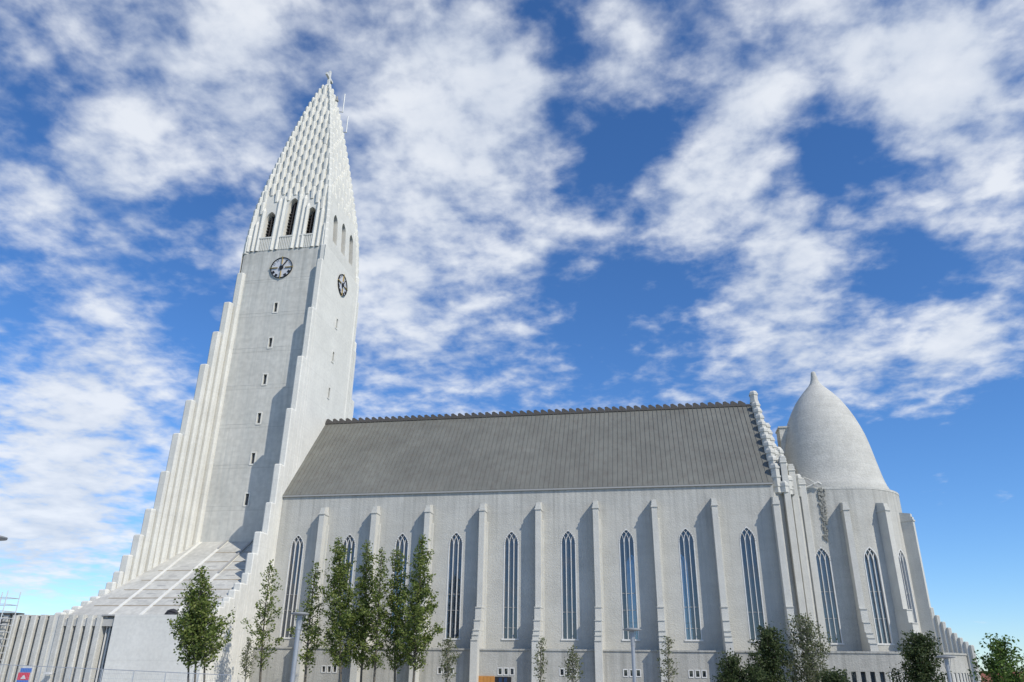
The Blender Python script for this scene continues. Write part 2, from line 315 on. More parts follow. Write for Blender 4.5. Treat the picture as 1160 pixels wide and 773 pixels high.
def arch_outline(w, zs, za, uc, n=7):
    zsp = za-.866*w; o = [(zs, uc-w/2, uc+w/2), (zsp, uc-w/2, uc+w/2)]
    for k in range(1, n+1):
        a = R(60)*k/n; dx = w*math.cos(a)-w/2
        o.append((zsp+w*math.sin(a), uc-dx, uc+dx))
    return o
def rect_outline(w, zs, za, uc): return [(zs, uc-w/2, uc+w/2), (za, uc-w/2, uc+w/2)]
def panel(mb, f, u0, u1, z0, z1, outs, depth, nu=1):
    """wall strip u0..u1, z0..z1 with the openings in outs (one above the other) and their reveals"""
    def strip(za, zb, la, ra, lb, rb):
        for k in range(nu):
            p, q = k/nu, (k+1)/nu
            mb.quad(f(la+(ra-la)*p, za, 0), f(la+(ra-la)*q, za, 0), f(lb+(rb-lb)*q, zb, 0), f(lb+(rb-lb)*p, zb, 0))
    z = z0
    for o in sorted(outs, key=lambda o: o[0][0]):
        strip(z, o[0][0], u0, u1, u0, u1)
        for a, b in zip(o[:-1], o[1:]):
            strip(a[0], b[0], u0, a[1], u0, b[1]); strip(a[0], b[0], a[2], u1, b[2], u1)
            mb.quad(f(a[1], a[0], 0), f(b[1], b[0], 0), f(b[1], b[0], depth), f(a[1], a[0], depth))
            mb.quad(f(a[2], a[0], 0), f(b[2], b[0], 0), f(b[2], b[0], depth), f(a[2], a[0], depth))
        mb.quad(f(o[0][1], o[0][0], 0), f(o[0][2], o[0][0], 0), f(o[0][2], o[0][0], depth), f(o[0][1], o[0][0], depth))
        if o[-1][2]-o[-1][1] > .01: mb.quad(f(o[-1][1], o[-1][0], 0), f(o[-1][2], o[-1][0], 0), f(o[-1][2], o[-1][0], depth), f(o[-1][1], o[-1][0], depth))
        z = o[-1][0]
    strip(z, z1, u0, u1, u0, u1)
def bar(mb, f, p, q, w, d0, d1):
    (u0, z0), (u1, z1) = p, q; l = math.hypot(u1-u0, z1-z0) or 1; nx, nz = -(z1-z0)/l*w/2, (u1-u0)/l*w/2
    ex, ez = (u1-u0)/l*w*.2, (z1-z0)/l*w*.2
    c = [(u0+nx-ex, z0+nz-ez), (u0-nx-ex, z0-nz-ez), (u1-nx+ex, z1-nz+ez), (u1+nx+ex, z1+nz+ez)]
    A = [f(a, b, d0) for a, b in c]; B = [f(a, b, d1) for a, b in c]; i = len(mb.v)
    mb.v += [tuple(x) for x in A+B]
    mb.f += [tuple(i+k for k in t) for t in ((0, 1, 2, 3), (7, 6, 5, 4), (0, 4, 5, 1), (1, 5, 6, 2), (2, 6, 7, 3), (3, 7, 4, 0))]
def lancet(f, uc, w, zs, za, parent, transoms=(.33, .62)):
    """three-light window with intersecting tracery; frame is the part, pane and glazing bars its sub-parts"""
    o = arch_outline(w, zs, za, uc); m = MB(); zsp = o[1][0]
    fw = .075
    for a, b in zip(o[:-1], o[1:]):
        bar(m, f, (a[1]+fw/2, a[0]), (b[1]+fw/2 if b[2]-b[1] > .1 else b[1], b[0]), fw, -.025, .16)
        bar(m, f, (a[2]-fw/2, a[0]), (b[2]-fw/2 if b[2]-b[1] > .1 else b[2], b[0]), fw, -.021, .163)
    bar(m, f, (uc-w/2-.06, zs+.02), (uc+w/2+.06, zs+.02), .12, -.07, .17)
    for k, um in enumerate((uc-w/6, uc+w/6)):
        bar(m, f, (um, zs), (um, zsp), .052, .03+.004*k, .17)
        for sgn in (1, -1):
            prev = (um, zsp); edge = uc+sgn*w/2; umax = abs((edge-um)/2)
            for j in range(1, 7):
                du = umax*j/6; c = 1-du/w; a = math.acos(c); cur = (um+sgn*du, zsp+w*math.sin(a)); bar(m, f, prev, cur, .046, .034+.004*k+.002*sgn, .168); prev = cur
    fr = m.build('window', 'frame', parent)
    g = MB()
    for a, b in zip(o[:-1], o[1:]):
        g.quad(f(a[1], a[0], .19), f(a[2], a[0], .19), f(b[2], b[0], .19), f(b[1], b[0], .19))
    g.build('pane', 'glass', fr)
    for q in transoms:
        t = MB(); bar(t, f, (uc-w/2+fw, zs+(zsp-zs)*q), (uc+w/2-fw, zs+(zsp-zs)*q), .045, .12, .178); t.build('glazing_bar', 'trim', fr)
    return fr

# nave
def nave():
    f = lambda u, z, d: (u, d, z)
    w = MB(); edges = [XT-1.0]+[B0+i*S for i in range(8)]+[XG]
    for i in range(9):
        uc = B0+(i-.5)*S
        panel(w, f, edges[i], edges[i+1], GB, ZE, [arch_outline(1.28, 4.04, 12.77, uc)], .35)
    w.quad((XT-1, .42, GB), (XG, .42, GB), (XG, .42, 3.9), (XT-1, .42, 3.9))
    # north wall and the gable triangles under the roof
    fn = lambda u, z, d: (u, 15-d, z)
    for i in range(9):
        uc = B0+(i-.5)*S
        panel(w, fn, edges[i], edges[i+1], GB, ZE, [arch_outline(1.28, 4.04, 12.77, uc)], .35)
        lancet(fn, uc, 1.28, 4.04, 12.77, church, (.28,))
    w.quad((XG-.02, 0, GB), (XG-.02, 15, GB), (XG-.02, 15, ZE), (XG-.02, 7.5, ZR-.1), (XG-.02, 0, ZE))
    w.box((XT-1, .001, ZE-.02), (XG, 15, ZE+.0))
    w.build('nave_wall', 'roughcast', church)
    for i in range(9): lancet(f, B0+(i-.5)*S, 1.28, 4.04, 12.77, church, (.30, .47) if i % 3 == 0 else ((.12, .33) if i % 3 == 1 else (.28,)))
    d = MB(); d.quad((XT-.5, .36, 3.0), (XG-.1, .36, 3.0), (XG-.1, 14.64, 3.0), (XT-.5, 14.64, 3.0)); d.quad((XT-.5, .36, 14.5), (XG-.1, .36, 14.5), (XG-.1, 14.64, 14.5), (XT-.5, 14.64, 14.5))
    for x in (XT-.5, XG-.1): d.quad((x, .36, 3.0), (x, 14.64, 3.0), (x, 14.64, 14.5), (x, .36, 14.5))
    for i in range(8):
        x = B0+i*S
        for y in (2.9, 12.1): d.prism(hexa(x, y, .42, 8), 3.01, 14.49)
    d.build('interior', 'interior', church)
    # roof
    r = MB(); e = .12; k = (ZR-ZE)/HW
    for sgn, yo in ((1, 0), (-1, 15.02)):
        Y = lambda y: yo+sgn*y
        r.extrude([(-e, ZE-e*k), (HW, ZR), (HW, ZR-.25), (-e, ZE-e*k-.16)], lambda p, q, t: (t, Y(p), q), XT-.02, XG+.05)
    nl = math.hypot(k, 1)
    x = XT+.35
    while x < XG-.1:
        r.extrude([(-e, ZE-e*k+.002), (HW-.03, ZR+.002), (HW-.03, ZR+.05), (-e, ZE-e*k+.05)], lambda p, q, t: (t, p, q), x, x+.03); x += .43
    # cross welts
    for s_ in (.28, .55, .8):
        pass
    ro = r.build('roof', 'roof', church)
    c = MB(); x = XT+.1; p = .72
    c.box((XT, HW-.2, ZR-.12), (XG, HW+.2, ZR+.05))
    while x < XG-.5:
        c.extrude([(0, 0), (p*.92, 0), (p*.94, .1), (p*.30, .40), (0, .34)], lambda a, b, t, x=x: (x+a, HW+t, ZR+.051+b), -.17, .17); x += p
    c.build('ridge_crest', 'crest', ro)
    ev = MB(); ev.box((XT+.05, -.16, ZE-.32), (XG, -.003, ZE-.2)); ev.build('eave_trim', 'trim', church)
nave()

def buttress(xf, xw=.46, top=ZB, low=True, part='buttress', m='buttress', place=None):
    """local: u across, v outward (0 at the wall), z up; place maps to world"""
    b = MB(); P = place or (lambda u, v, z: (xf+u, -v, z))
    def bx(u0, u1, v0, v1, z0, z1, slope=0):
        i = len(b.v)
        b.v += [P(u0, v0, z0), P(u1, v0, z0), P(u1, v1, z0), P(u0, v1, z0), P(u0, v0, z1), P(u1, v0, z1), P(u1, v1, z1-slope), P(u0, v1, z1-slope)]
        b.f += [tuple(i+k for k in q) for q in ((0, 3, 2, 1), (4, 5, 6, 7), (0, 1, 5, 4), (1, 2, 6, 5), (2, 3, 7, 6), (3, 0, 4, 7))]
    h = xw/2
    bx(-h, h, -.1, .95, GB, top-.35, .05)
    bx(-h-.05, h+.05, -.1, 1.02, top-.75, top-.62); bx(-h*.85, h*.85, -.1, .85, top-.40, top+.08, .2)
    bx(h+.002, h+.16, -.1, .22, 3.2, top-1.5, .1)
    for (z, v) in () if not low else ((6.56, 1.3), (5.55, 1.65), (4.78, 1.98), (4.42, 2.25), (4.02, 2.6)):
        bx(-h-.02*v, h+.02*v, 0, v, GB, z-.14, .0); bx(-h-.05, h+.05, 0, v+.06, z-.138, z, .07)
    return b.build(part, m, church)
for i in range(8): buttress(B0+i*S)
buttress(B0+8*S-.02)

# low aisle along the nave foot
def plinth():
    f = lambda u, z, d: (u, -1.7+d, z)
    w = MB(); top = 3.3
    x0 = XT-.3; edges = [x0]+[B0+i*S for i in range(8)]+[XG+.3]
    ow = []
    for i in range(9):
        uc = B0+(i-.5)*S
        if i in (0, 2): cs = []
        else: cs = [uc-.48, uc, uc+.48]
        cuts = [edges[i]]+[c for q in zip(cs[:-1], cs[1:]) for c in [(q[0]+q[1])/2]]+[edges[i+1]] if cs else [edges[i], edges[i+1]]
        for j in range(len(cuts)-1):
            outs = []
            if cs:
                outs.append(rect_outline(.24, 1.44, 1.86, cs[j])); ow.append(cs[j])
            if i == 4 and j == 0: pass
            panel(w, f, cuts[j], cuts[j+1], GB, top-.12, outs, .25)
    w.quad((x0, -1.7, top-.12), (XG+.3, -1.7, top-.12), (XG+.3, .02, top-.02), (x0, .02, top-.02))
    w.quad((XG+.3, -1.7, GB), (XG+.3, 0, GB), (XG+.3, 0, top-.12), (XG+.3, -1.7, top-.12))
    a = w.build('aisle_wall', 'plinth', church)
    c = MB(); c.box((x0, -1.78, top-.118), (XG+.32, -1.5, top)); c.build('coping', 'plinth', church)
    for c_ in ow:
        m = MB(); o = rect_outline(.30, 1.42, 1.89, c_)[0]
        z0, z1 = 1.41, 1.9; u0, u1 = c_-.165, c_+.165
        bar(m, f, (u0, z0), (u0, z1), .07, -.03, .06); bar(m, f, (u1, z0), (u1, z1), .07, -.03, .06); bar(m, f, (u0, z0), (u1, z0), .075, -.034, .056); bar(m, f, (u0, z1), (u1, z1), .07, -.032, .057)
        fr = m.build('small_window', 'frame', church)
        g = MB(); g.quad(f(u0, z0, .2), f(u1, z0, .2), f(u1, z1, .2), f(u0, z1, .2)); g.build('pane', 'glass', fr)
    d = MB(); d.box((26.2, -1.84, -1.2), (27.62, -1.702, 1.30)); 
    for k in range(1, 5): d.box((26.2+k*.284-.012, -1.855, -1.2), (26.2+k*.284+.012, -1.842, 1.28))
    dd = d.build('door', 'orange', church); tag(dd, 'open orange wooden door leaf')
    h = MB(); h.tube([(27.45, -1.9, -.1), (27.45, -1.9, .25)], .025); h.build('handle', 'metal', dd)
    e = MB(); e.box((27.66, -1.74, -1.2), (28.95, -1.702, 1.27)); ent = e.build('doorway', 'dark', church)
    q = MB()
    for k in range(2): q.box((27.95+k*.42, -1.765, -1.1), (28.2+k*.42, -1.742, 1.2))
    q.build('pane', 'blueglass', ent)
plinth()

# gable end and choir
def gable():
    k = (ZR-ZE)/HW
    g = MB(); ring = MB()
    n = 10
    def col(x, y, zt, r, z0):
        g.prism(hexa(x, y, r, 6, R(30)), z0, zt, cap=(.16, .7))
        z = zt-.28
        for q in range(7):
            if z < z0+.1: break
            g.prism(hexa(x, y, r+.06, 6, R(30)), z, z+.16); z -= .78
    for sgn in (1, -1):
        Yg = (lambda y: y) if sgn > 0 else (lambda y: 15.02-y)
        for i in range(n+1):
            y = .55+i*(HW-.55)/n
            if sgn < 0 and i == n: continue
            zt = ZE+k*y+.72+(.5 if i == n else 0)
            col(51.02, Yg(y), zt, .40, max(15.6, zt-3.4)); (i < n-1) and col(51.6, Yg(y-.1), zt-1.55, .38, max(15.6, zt-3.8))
        for j in range(6):
            y = .95+j*.62; col(52.05, Yg(y), min(ZE+k*y-.75, 20.3), .36, 15.5)
        for j in range(5):
            y = 1.95+j*.6; col(53.0, Yg(y), 17.3+.12*j, .34, 15.5)
    g.build('gable_pinnacles', 'buttress', church)
    w = MB()
    w.prism([(50.62, .2), (53.5, 2.1), (53.5, 12.9), (50.62, 14.8)], GB, 15.6)
    w.quad((53.5, 2.1, 15.6), (53.5, 12.9, 15.6), (53.5, 9.4, 19.8), (53.5, 5.6, 19.8))
    w.extrude([(.35, 15.5), (14.67, 15.5), (14.67, ZE+.2), (HW, ZR-.2), (.35, ZE+.2)], lambda a, b, t: (t, a, b), 50.66, 51.3)
    w.extrude([(.7, 15.5), (14.3, 15.5), (14.3, 16.2), (10.8, 20.2), (4.2, 20.2), (.7, 16.2)], lambda a, b, t: (t, a, b), 51.3, 52.4)
    w.build('gable_wall', 'roughcast', church)
    for (x, y, z) in ((51.72, .32, 18.7), (52.42, 1.0, 18.15), (53.28, 1.72, 17.1)):
        p = MB(); p.box((x-.26, y-.1, GB), (x+.26, y+1.3, z-.2)); p.box((x-.21, y-.06, z-.2), (x+.21, y+1.2, z)); p.box((x-.30, y-.16, z-.62), (x+.30, y+1.3, z-.5))
        p.build('pilaster', 'buttress', church, bevel=.03)
    b = MB(); b.box((52.85, 6.6, 20), (54.2, 8.4, 23.0)); b.box((52.78, 6.5, 23.0), (54.2, 8.5, 23.15)); b.build('chimney', 'dome', church)
    # bracket with the weathered strip under it
    br = MB(); br.tube([(52.95, 2.02, 16.1), (53.7, 1.9, 16.33), (54.45, 1.8, 16.62)], .09); br.tube([(53.55, 2.03, 17.2), (53.9, 1.9, 17.0), (54.35, 1.82, 16.62)], .05)
    br.tube([(54.2, 1.72, 16.5), (54.55, 1.72, 16.66), (54.8, 1.75, 16.5)], .11)
    br.build('bracket', 'buttress', church)
    rng = random.Random(3); v = MB(); v.tube([(54.85, 2.03, 16.3), (54.72, 2.02, 14.2), (54.57, 2.03, 11.9)], [.06, .05, .03], 6)
    for i in range(130):
        t = rng.random(); z = 16.25-t*4.4; x = 54.85-.28*t+rng.uniform(-.26, .26)*(1-.35*t); y = 2.02
        r = rng.uniform(.05, .17)*(1-.4*t)
        v.prism([(x+r*math.cos(a+rng.uniform(-.4, .4))*rng.uniform(.6, 1.2), y+r*.6*math.sin(a)) for a in [2*math.pi*j/6 for j in range(6)]], z-r*rng.uniform(.8, 1.8), z, cap=(r*.5, .4))
    v.build('weathered_drip', 'drip', church)
gable()

def apse():
    fc = lambda u, z, d: (APX+(APR-d)*math.sin(u), HW-(APR-d)*math.cos(u), z)
    fs = lambda u, z, d: (u, HW-APR+d, z)
    zt = 16.3; za, zs = 11.35, 3.93; ww = 1.22
    w = MB(); panel(w, fs, 53.4, APX, GB, zt, [arch_outline(ww, zs, za, 54.1+.02)], .35)
    cuts = [0, R(27), R(61), R(95), R(130), R(180)]
    cyl_w = [R(11), R(44.5), R(78)]
    for i in range(5):
        outs = []
        if i < 3: outs = [[(z, a/APR+cyl_w[i]*0, b/APR) for z, a, b in arch_outline(ww, zs, za, cyl_w[i]*APR)]]
        panel(w, fc, cuts[i], cuts[i+1], GB, zt, outs, .35, nu=5)
    w.box((53.4, HW+APR-.3, GB), (APX, HW+APR, zt)); 
    # drum top ring ledge
    n = 40
    pts = [(53.4, HW-APR)]+[(APX+APR*math.sin(R(180)*k/n), HW-APR*math.cos(R(180)*k/n)) for k in range(n+1)]+[(53.4, HW+APR)]
    w.quad(*[(x, y, zt) for x, y in pts])
    inn = [(53.6, HW-APR+.4)]+[(APX+(APR-.4)*math.sin(R(180)*k/n), HW-(APR-.4)*math.cos(R(180)*k/n)) for k in range(n+1)]+[(53.6, HW+APR-.4)]
    w.prism(inn, 0, zt-.3)
    w.build('apse_wall', 'roughcast', church)
    lancet(fs, 54.12, ww, zs, za, church, (.3, .62))
    for a in cyl_w: lancet(lambda u, z, d: fc(u/APR, z, d), a*APR, ww, zs, za, church, (.3, .62))
    lid = MB(); lid.prism([(APX+(x-APX)*1.004, HW+(y-HW)*1.004) for x, y in pts], zt-.16, zt+.03); lid.build('drum_coping', 'dome', church)
    for a, up in ((R(-5), 0), (R(26.5), 0), (R(58), 1), (R(90), 1), (R(122), 0)):
        if a < 0: place = lambda u, v, z: (56.35+u, HW-APR-v, z)
        else:
            s_, c_ = math.sin(a), math.cos(a)
            place = lambda u, v, z, s_=s_, c_=c_: (APX+(APR+v)*s_+u*c_, HW-(APR+v)*c_+u*s_, z)
        buttress(0, .46, 14.95-.5*up, place=place, low=not up)
        if up:
            zz = [6.75, 6.15, 5.65, 5.2, 4.8, 4.45, 4.15, 3.9]
            for k in range(8):
                b = MB(); x, y, _ = place(0, .98+.335*k, 0)
                b.prism(hexa(x, y, .19, 6, -a), GB, zz[k], cap=(.05, .8)); b.build('stepped_column', 'buttress', church)
    # low ambulatory ring
    RA = 8.3; fr = lambda u, z, d: (APX+(RA-d)*math.sin(u), HW-(RA-d)*math.cos(u), z)
    ring = MB(); nb = 44; a0, a1 = R(0), R(150); ws = []
    for k in range(nb):
        u0 = a0+(a1-a0)*k/nb; u1 = a0+(a1-a0)*(k+1)/nb; um = (u0+u1)/2
        wd = (u1-u0)*.52
        panel(ring, fr, u0, u1, GB, 3.2, [[(-.4, um-wd/2, um+wd/2), (1.95, um-wd/2, um+wd/2)]], .35); ws.append((um, wd))
    ring.quad(*([fr(a0+(a1-a0)*k/nb, 3.2, 0) for k in range(nb+1)]+[fr(a0+(a1-a0)*k/nb, 3.3, 3.0) for k in range(nb, -1, -1)]))
    ff0 = lambda u, z, d: (u, HW-RA+d, z); xx = 50.92
    for k in range(9):
        u0 = xx+(APX-xx)*k/9; u1 = xx+(APX-xx)*(k+1)/9; um = (u0+u1)/2
        panel(ring, ff0, u0, u1, GB, 3.2, [rect_outline(.34, -.4, 1.95, um)], .35)
        g = MB(); g.quad(ff0(um-.17, -.4, .22), ff0(um+.17, -.4, .22), ff0(um+.17, 1.95, .22), ff0(um-.17, 1.95, .22)); g.build('slot_pane', 'glass', church)
    ring.quad((xx, HW-RA, 3.2), (APX, HW-RA, 3.2), (APX, 2.2, 3.3), (xx, 2.2, 3.3)); ring.quad((xx, HW-RA, GB), (xx, 2, GB), (xx, 2, 3.2), (xx, HW-RA, 3.2))
    ring.quad(fr(a1, GB, 0), fr(a1, GB, 3), fr(a1, 3.2, 3), fr(a1, 3.2, 0))
    ring.build('ambulatory_wall', 'plinth', church)
    cp = MB(); cp.box((xx-.02, HW-RA-.06, 3.202), (APX, HW-RA+.3, 3.35)); cp.build('coping', 'plinth', church); cp = MB(); cp.lathe([(RA+.06, 3.2), (RA+.06, 3.34), (RA-.3, 3.36), (RA-.3, 3.2)], (APX, HW), 60, a0-math.pi/2, a1-math.pi/2); cp.build('ring_coping', 'plinth', church)
    for um, wd in ws[:30]:
        m = MB(); ff = fr
        bar(m, lambda u, z, d: fr(u/RA, z, d), ((um-wd/2+.012)*RA, -.4), ((um-wd/2+.012)*RA, 1.95), .05, .05, .2); bar(m, lambda u, z, d: fr(u/RA, z, d), ((um+wd/2-.012)*RA, -.4), ((um+wd/2-.012)*RA, 1.95), .05, .05, .2)
        w_ = m.build('slot_window', 'frame', church)
        g = MB(); g.quad(fr(um-wd/2, -.4, .22), fr(um+wd/2, -.4, .22), fr(um+wd/2, 1.95, .22), fr(um-wd/2, 1.95, .22)); g.build('pane', 'glass', w_)
    dp = MB(); a = R(63); p = lambda z, q: (APX+(RA+q)*math.sin(a), HW-(RA+q)*math.cos(a), z)
    dp.tube([p(GB, .12), p(2.9, .12), p(3.25, .22), p(3.5, .1)], .07); dp.box((p(3.2, .1)[0]-.12, p(3.2, .1)[1]-.12, 3.15), (p(3.2, .1)[0]+.12, p(3.2, .1)[1]+.12, 3.4)); dp.build('drainpipe', 'trim', church)
    # dome
    prof = [(4.78, 16.34), (4.78, 16.9), (4.66, 17.12), (4.52, 17.6), (4.40, 18.1), (4.24, 18.9), (4.08, 19.74), (3.94, 20.5), (3.79, 21.26), (3.58, 22.1), (3.34, 22.85), (3.0, 23.75), (2.58, 24.65), (2.05, 25.6), (1.45, 26.4), (1.0, 26.92), (.66, 27.3), (.45, 27.62), (.34, 27.95), (.27, 28.35), (.22, 28.68), (.14, 28.8), (.001, 28.83)]
    d = MB(); d.lathe(prof[:-6], (APX, HW), 72); dm = d.build('dome', 'dome', church, smooth=True)
    d = MB(); d.lathe(prof[-7:], (APX, HW), 24); d.build('finial', 'dome', dm, smooth=True)
apse()

# tower ------------------------------------------------------------
PROF = [(44, 4.82), (46, 4.79), (50, 4.55), (53, 4.18), (56, 3.7), (59, 3.2), (62, 2.68), (65, 2.1), (67.5, 1.6), (69.5, 1.12), (71.5, .58), (72.2, .4)]
def prof(z):
    for (a, p), (b, q) in zip(PROF[:-1], PROF[1:]):
        if z <= b: return p+(q-p)*max(0, (z-a))/(b-a)
    return .4
def interp(tab, y):
    tab = sorted(tab)
    if y <= tab[0][0]: return tab[0][1]
    for (a, p), (b, q) in zip(tab[:-1], tab[1:]):
        if y <= b: return p+(q-p)*(y-a)/(b-a)
    return tab[-1][1]
YS = 2.64; YN = 12.38; XW = -3.2; ZBEL = 44.75
def tower():
    # shaft faces
    f = lambda u, z, d: (u, YS+d, z)
    s = MB(); wz = [37.46, 33.31, 29.16, 24.95, 20.78, 16.7]
    panel(s, f, XW+.2, 6.3, 0, ZBEL, [rect_outline(.42, z-.62, z+.62, AX) for z in wz], .5)
    fe = lambda u, z, d: (XT-d, u, z)
    e = MB(); wze = [37.34, 33.29, 29.08]
    panel(e, fe, YS-.4, YN, 0, ZBEL, [rect_outline(.42, z-.62, z+.62, 7.35) for z in wze], .5)
    e.quad((XW, YS, 0), (XW, YN, 0), (XW, YN, ZBEL), (XW, YS, ZBEL)); e.quad((XW, YN, 0), (XT, YN, 0), (XT, YN, ZBEL), (XW, YN, ZBEL))
    s.box((XW+.25, YS+.55, 0), (XT-.55, YN-.2, ZBEL-.1))
    for z in (41.0, 36.9, 32.8, 28.6, 24.4, 20.2, 16.1):  # day joints of the casting
        s.box((XW+.2, YS-.012, z), (6.3, YS+.0, z+.05))
    s.build('tower_shaft', 'shaft', church)
    e.build('tower_side_wall', 'white', church)
    for ff, zs_, uc in ((f, wz, AX), (fe, wze, 7.35)):
        for z in zs_:
            m = MB(); h = .62
            for a, b in (((uc-.25, z-h), (uc-.25, z+h)), ((uc+.25, z-h), (uc+.25, z+h))): bar(m, ff, a, b, .13, -.05, .06)
            for a, b in (((uc-.25, z-h), (uc+.25, z-h)), ((uc-.25, z+h), (uc+.25, z+h))): bar(m, ff, a, b, .13, -.054, .056)
            w = m.build('slit_window', 'white', church); g = MB(); g.quad(ff(uc-.2, z-h, .3), ff(uc+.2, z-h, .3), ff(uc+.2, z+h, .3), ff(uc-.2, z+h, .3)); g.build('pane', 'glass', w)
    # wings: stepped columns; (front y, top z)
    WEST = [(-2.95, 3.12, 45.83), (-3.22, 2.23, 41.83), (-3.54, 1.2, 37.75), (-3.77, .47, 33.93), (-4.0, -.28, 29.99), (-4.26, -1.12, 25.86), (-4.47, -1.81, 22.25), (-4.63, -2.31, 18.41), (-4.87, -3.09, 14.78), (-5.06, -3.69, 12.36), (-5.27, -4.38, 10.52), (-5.42, -4.85, 9.06), (-5.56, -5.29, 8.14), (-5.72, -5.82, 7.5), (-5.91, -6.45, 6.88), (-6.12, -7.11, 6.48), (-6.34, -7.81, 6.02), (-6.54, -8.46, 5.7), (-6.7, -9.1, 5.45)]
    EAST = [(2.32, 44.7), (1.9, 42.6), (1.2, 36.4), (.3, 30.5), (-.5, 24.7), (-1.32, 19.0), (-1.96, 15.3), (-3.2, 12.5), (-3.9, 10.6), (-4.3, 8.9), (-5.33, 8.0), (-6.06, 7.4), (-6.76, 6.75), (-7.35, 6.4), (-8.1, 5.95), (-8.7, 5.6), (-9.23, 5.42)]
    for side in (1, -1):
        w = MB(); prev = YS+.9
        for (xo, y, z) in WEST:
            h = prev-y; xi = xo+.72
            poly = [(xo, y+.12), (xo+.12, y), (xi-.04, y), (xi+.10, y+h*.22), (xi+.13, y+h*.6), (xi-.0, y+h*.84), (xi-.34, y+h*.9), (xi-.34, prev+.1), (xo, prev+.1)]
            if side < 0: poly = [(a_, 15.02-b_) for a_, b_ in reversed(poly)]
            w.prism(poly, -1.5, z, cap=(.10, .82)); prev = y
        w.build('west_wing', 'tower', church)
        w = MB(); prev = YS+.8
        for (y, z) in EAST:
            X0, X1 = 6.2, XT+.012; c = min(.16, (prev-y)*.4)
            poly = [(X0, y+c), (X0+c, y), (X1-c*.5, y), (X1, y+c*.5), (X1, prev+.002), (X0, prev+.002)]
            if side < 0: poly = [(a_, 15.02-b_) for a_, b_ in reversed(poly)]
            w.prism(poly, -1.5, z, cap=(.10, .85)); prev = y
        w.build('east_wing', 'white', church)
    # wing roofs and end walls
    YF = -9.2; KS = .655; zz = lambda y: 12.7+KS*(y-YS)
    for side in (1, -1):
        Y = (lambda y: y) if side > 0 else (lambda y: 15.02-y)
        r = MB(); i = 0
        top = [(-3.0, YS), (6.4, YS), (6.4, YF+.12), (-6.3, YF+.12)]
        r.v = [(x, Y(y), zz(y)) for x, y in top]+[(x, Y(y), zz(y)-.5) for x, y in top]
        r.f = [(0, 1, 2, 3), (7, 6, 5, 4), (0, 4, 5, 1), (1, 5, 6, 2), (2, 6, 7, 3), (3, 7, 4, 0)]
        ro = r.build('wing_roof', 'wingroof', church)
        def rb(x0, y0, x1, y1, w, h, mb):
            i = len(mb.v)
            for (x, y) in ((x0, y0), (x1, y1)):
                for dx, dz in ((-w/2, -.02), (w/2, -.02), (w/2, h), (-w/2, h)): mb.v.append((x+dx, Y(y), zz(y)+dz))
            mb.f += [tuple(i+k for k in t) for t in ((0, 1, 2, 3), (7, 6, 5, 4), (0, 4, 5, 1), (1, 5, 6, 2), (2, 6, 7, 3), (3, 7, 4, 0))]
        for x0, x1 in ((-2.25, -2.13), (.46, .57), (3.1, 3.5)):
            q = MB(); rb(x0, 2.6, x1, -8.9, .28, .06, q); q.build('roof_rib', 'white', ro)
        for y, xa, xb in ((.67, .62, 6.1), (-.92, .62, 6.1), (-2.27, -2.9, 6.1), (-3.76, -3.3, 6.1), (-5.15, -3.8, 6.1), (-6.33, -4.2, 6.1), (-7.34, -4.6, 6.1)):
            j = MB(); j.v += [(xa, Y(y-.055), zz(y-.055)+.012), (xb, Y(y-.055), zz(y-.055)+.012), (xb, Y(y+.055), zz(y+.055)+.012), (xa, Y(y+.055), zz(y+.055)+.012)]; j.f.append((0, 1, 2, 3)); j.build('panel_joint', 'rust', ro, fix=False)
            if y < -2:
                ym = y+.62
                for xm in (-.8, 1.9, 4.6):
                    j = MB(); j.v += [(xm-.42, Y(ym-.035), zz(ym-.035)+.012), (xm+.42, Y(ym-.035), zz(ym-.035)+.012), (xm+.42, Y(ym+.035), zz(ym+.035)+.012), (xm-.42, Y(ym+.035), zz(ym+.035)+.012)]; j.f.append((0, 1, 2, 3)); j.build('drain_slot', 'trim', ro, fix=False)
        g = MB(); rb(3.13, 2.6, 3.32, -2.9, .18, .2, g); g.build('gutter', 'trim', ro)
        g = MB(); rb(.47, 2.6, .49, 1.2, .18, .18, g); g.build('gutter', 'trim', ro)
        # end wall: ribbed to the west, slit window, plain to the east
        def ybox(mb, x0, y0, z0, x1, y1, z1): mb.box((x0, min(Y(y0), Y(y1)), z0), (x1, max(Y(y0), Y(y1)), z1))
        e = MB(); ybox(e, -1.17, YF, GB, XT-.005, YF+.5, 5.36); ybox(e, -13.6, YF+.93, GB, -1.17, YF+1.2, 5.25)
        e.build('end_wall', 'white', church)
        e = MB(); e.v = [(-6.6, Y(YF+.2), 5.26), (-13.6, Y(YF+.2), 5.26), (-13.6, Y(YF+7), 5.26), (-4.5, Y(YF+7), 5.26)]; e.f = [(0, 1, 2, 3)]; e.build('terrace', 'plinth', church)
        rbs = MB(); x = -9.2
        for k in range(-5, 9):
            c = x+.84*k
            poly = [(c-.26, YF+.95), (c-.26, YF+.06), (c-.2, YF), (c+.2, YF), (c+.26, YF+.06), (c+.26, YF+.95)]
            if side < 0: poly = [(a_, 15.02-b_) for a_, b_ in reversed(poly)]
            rbs.prism(poly, GB, 5.36-.02*(k % 2))
        ybox(rbs, -13.6, YF+.5, 5.1, -2.2, YF+.94, 5.3)
        rbs.build('ribbed_end_wall', 'ribs', church)
        cp = MB(); ybox(cp, -2.3, YF-.02, 5.26, -1.18, YF+.6, 5.37); cp.build('slit_lintel', 'trim', church)
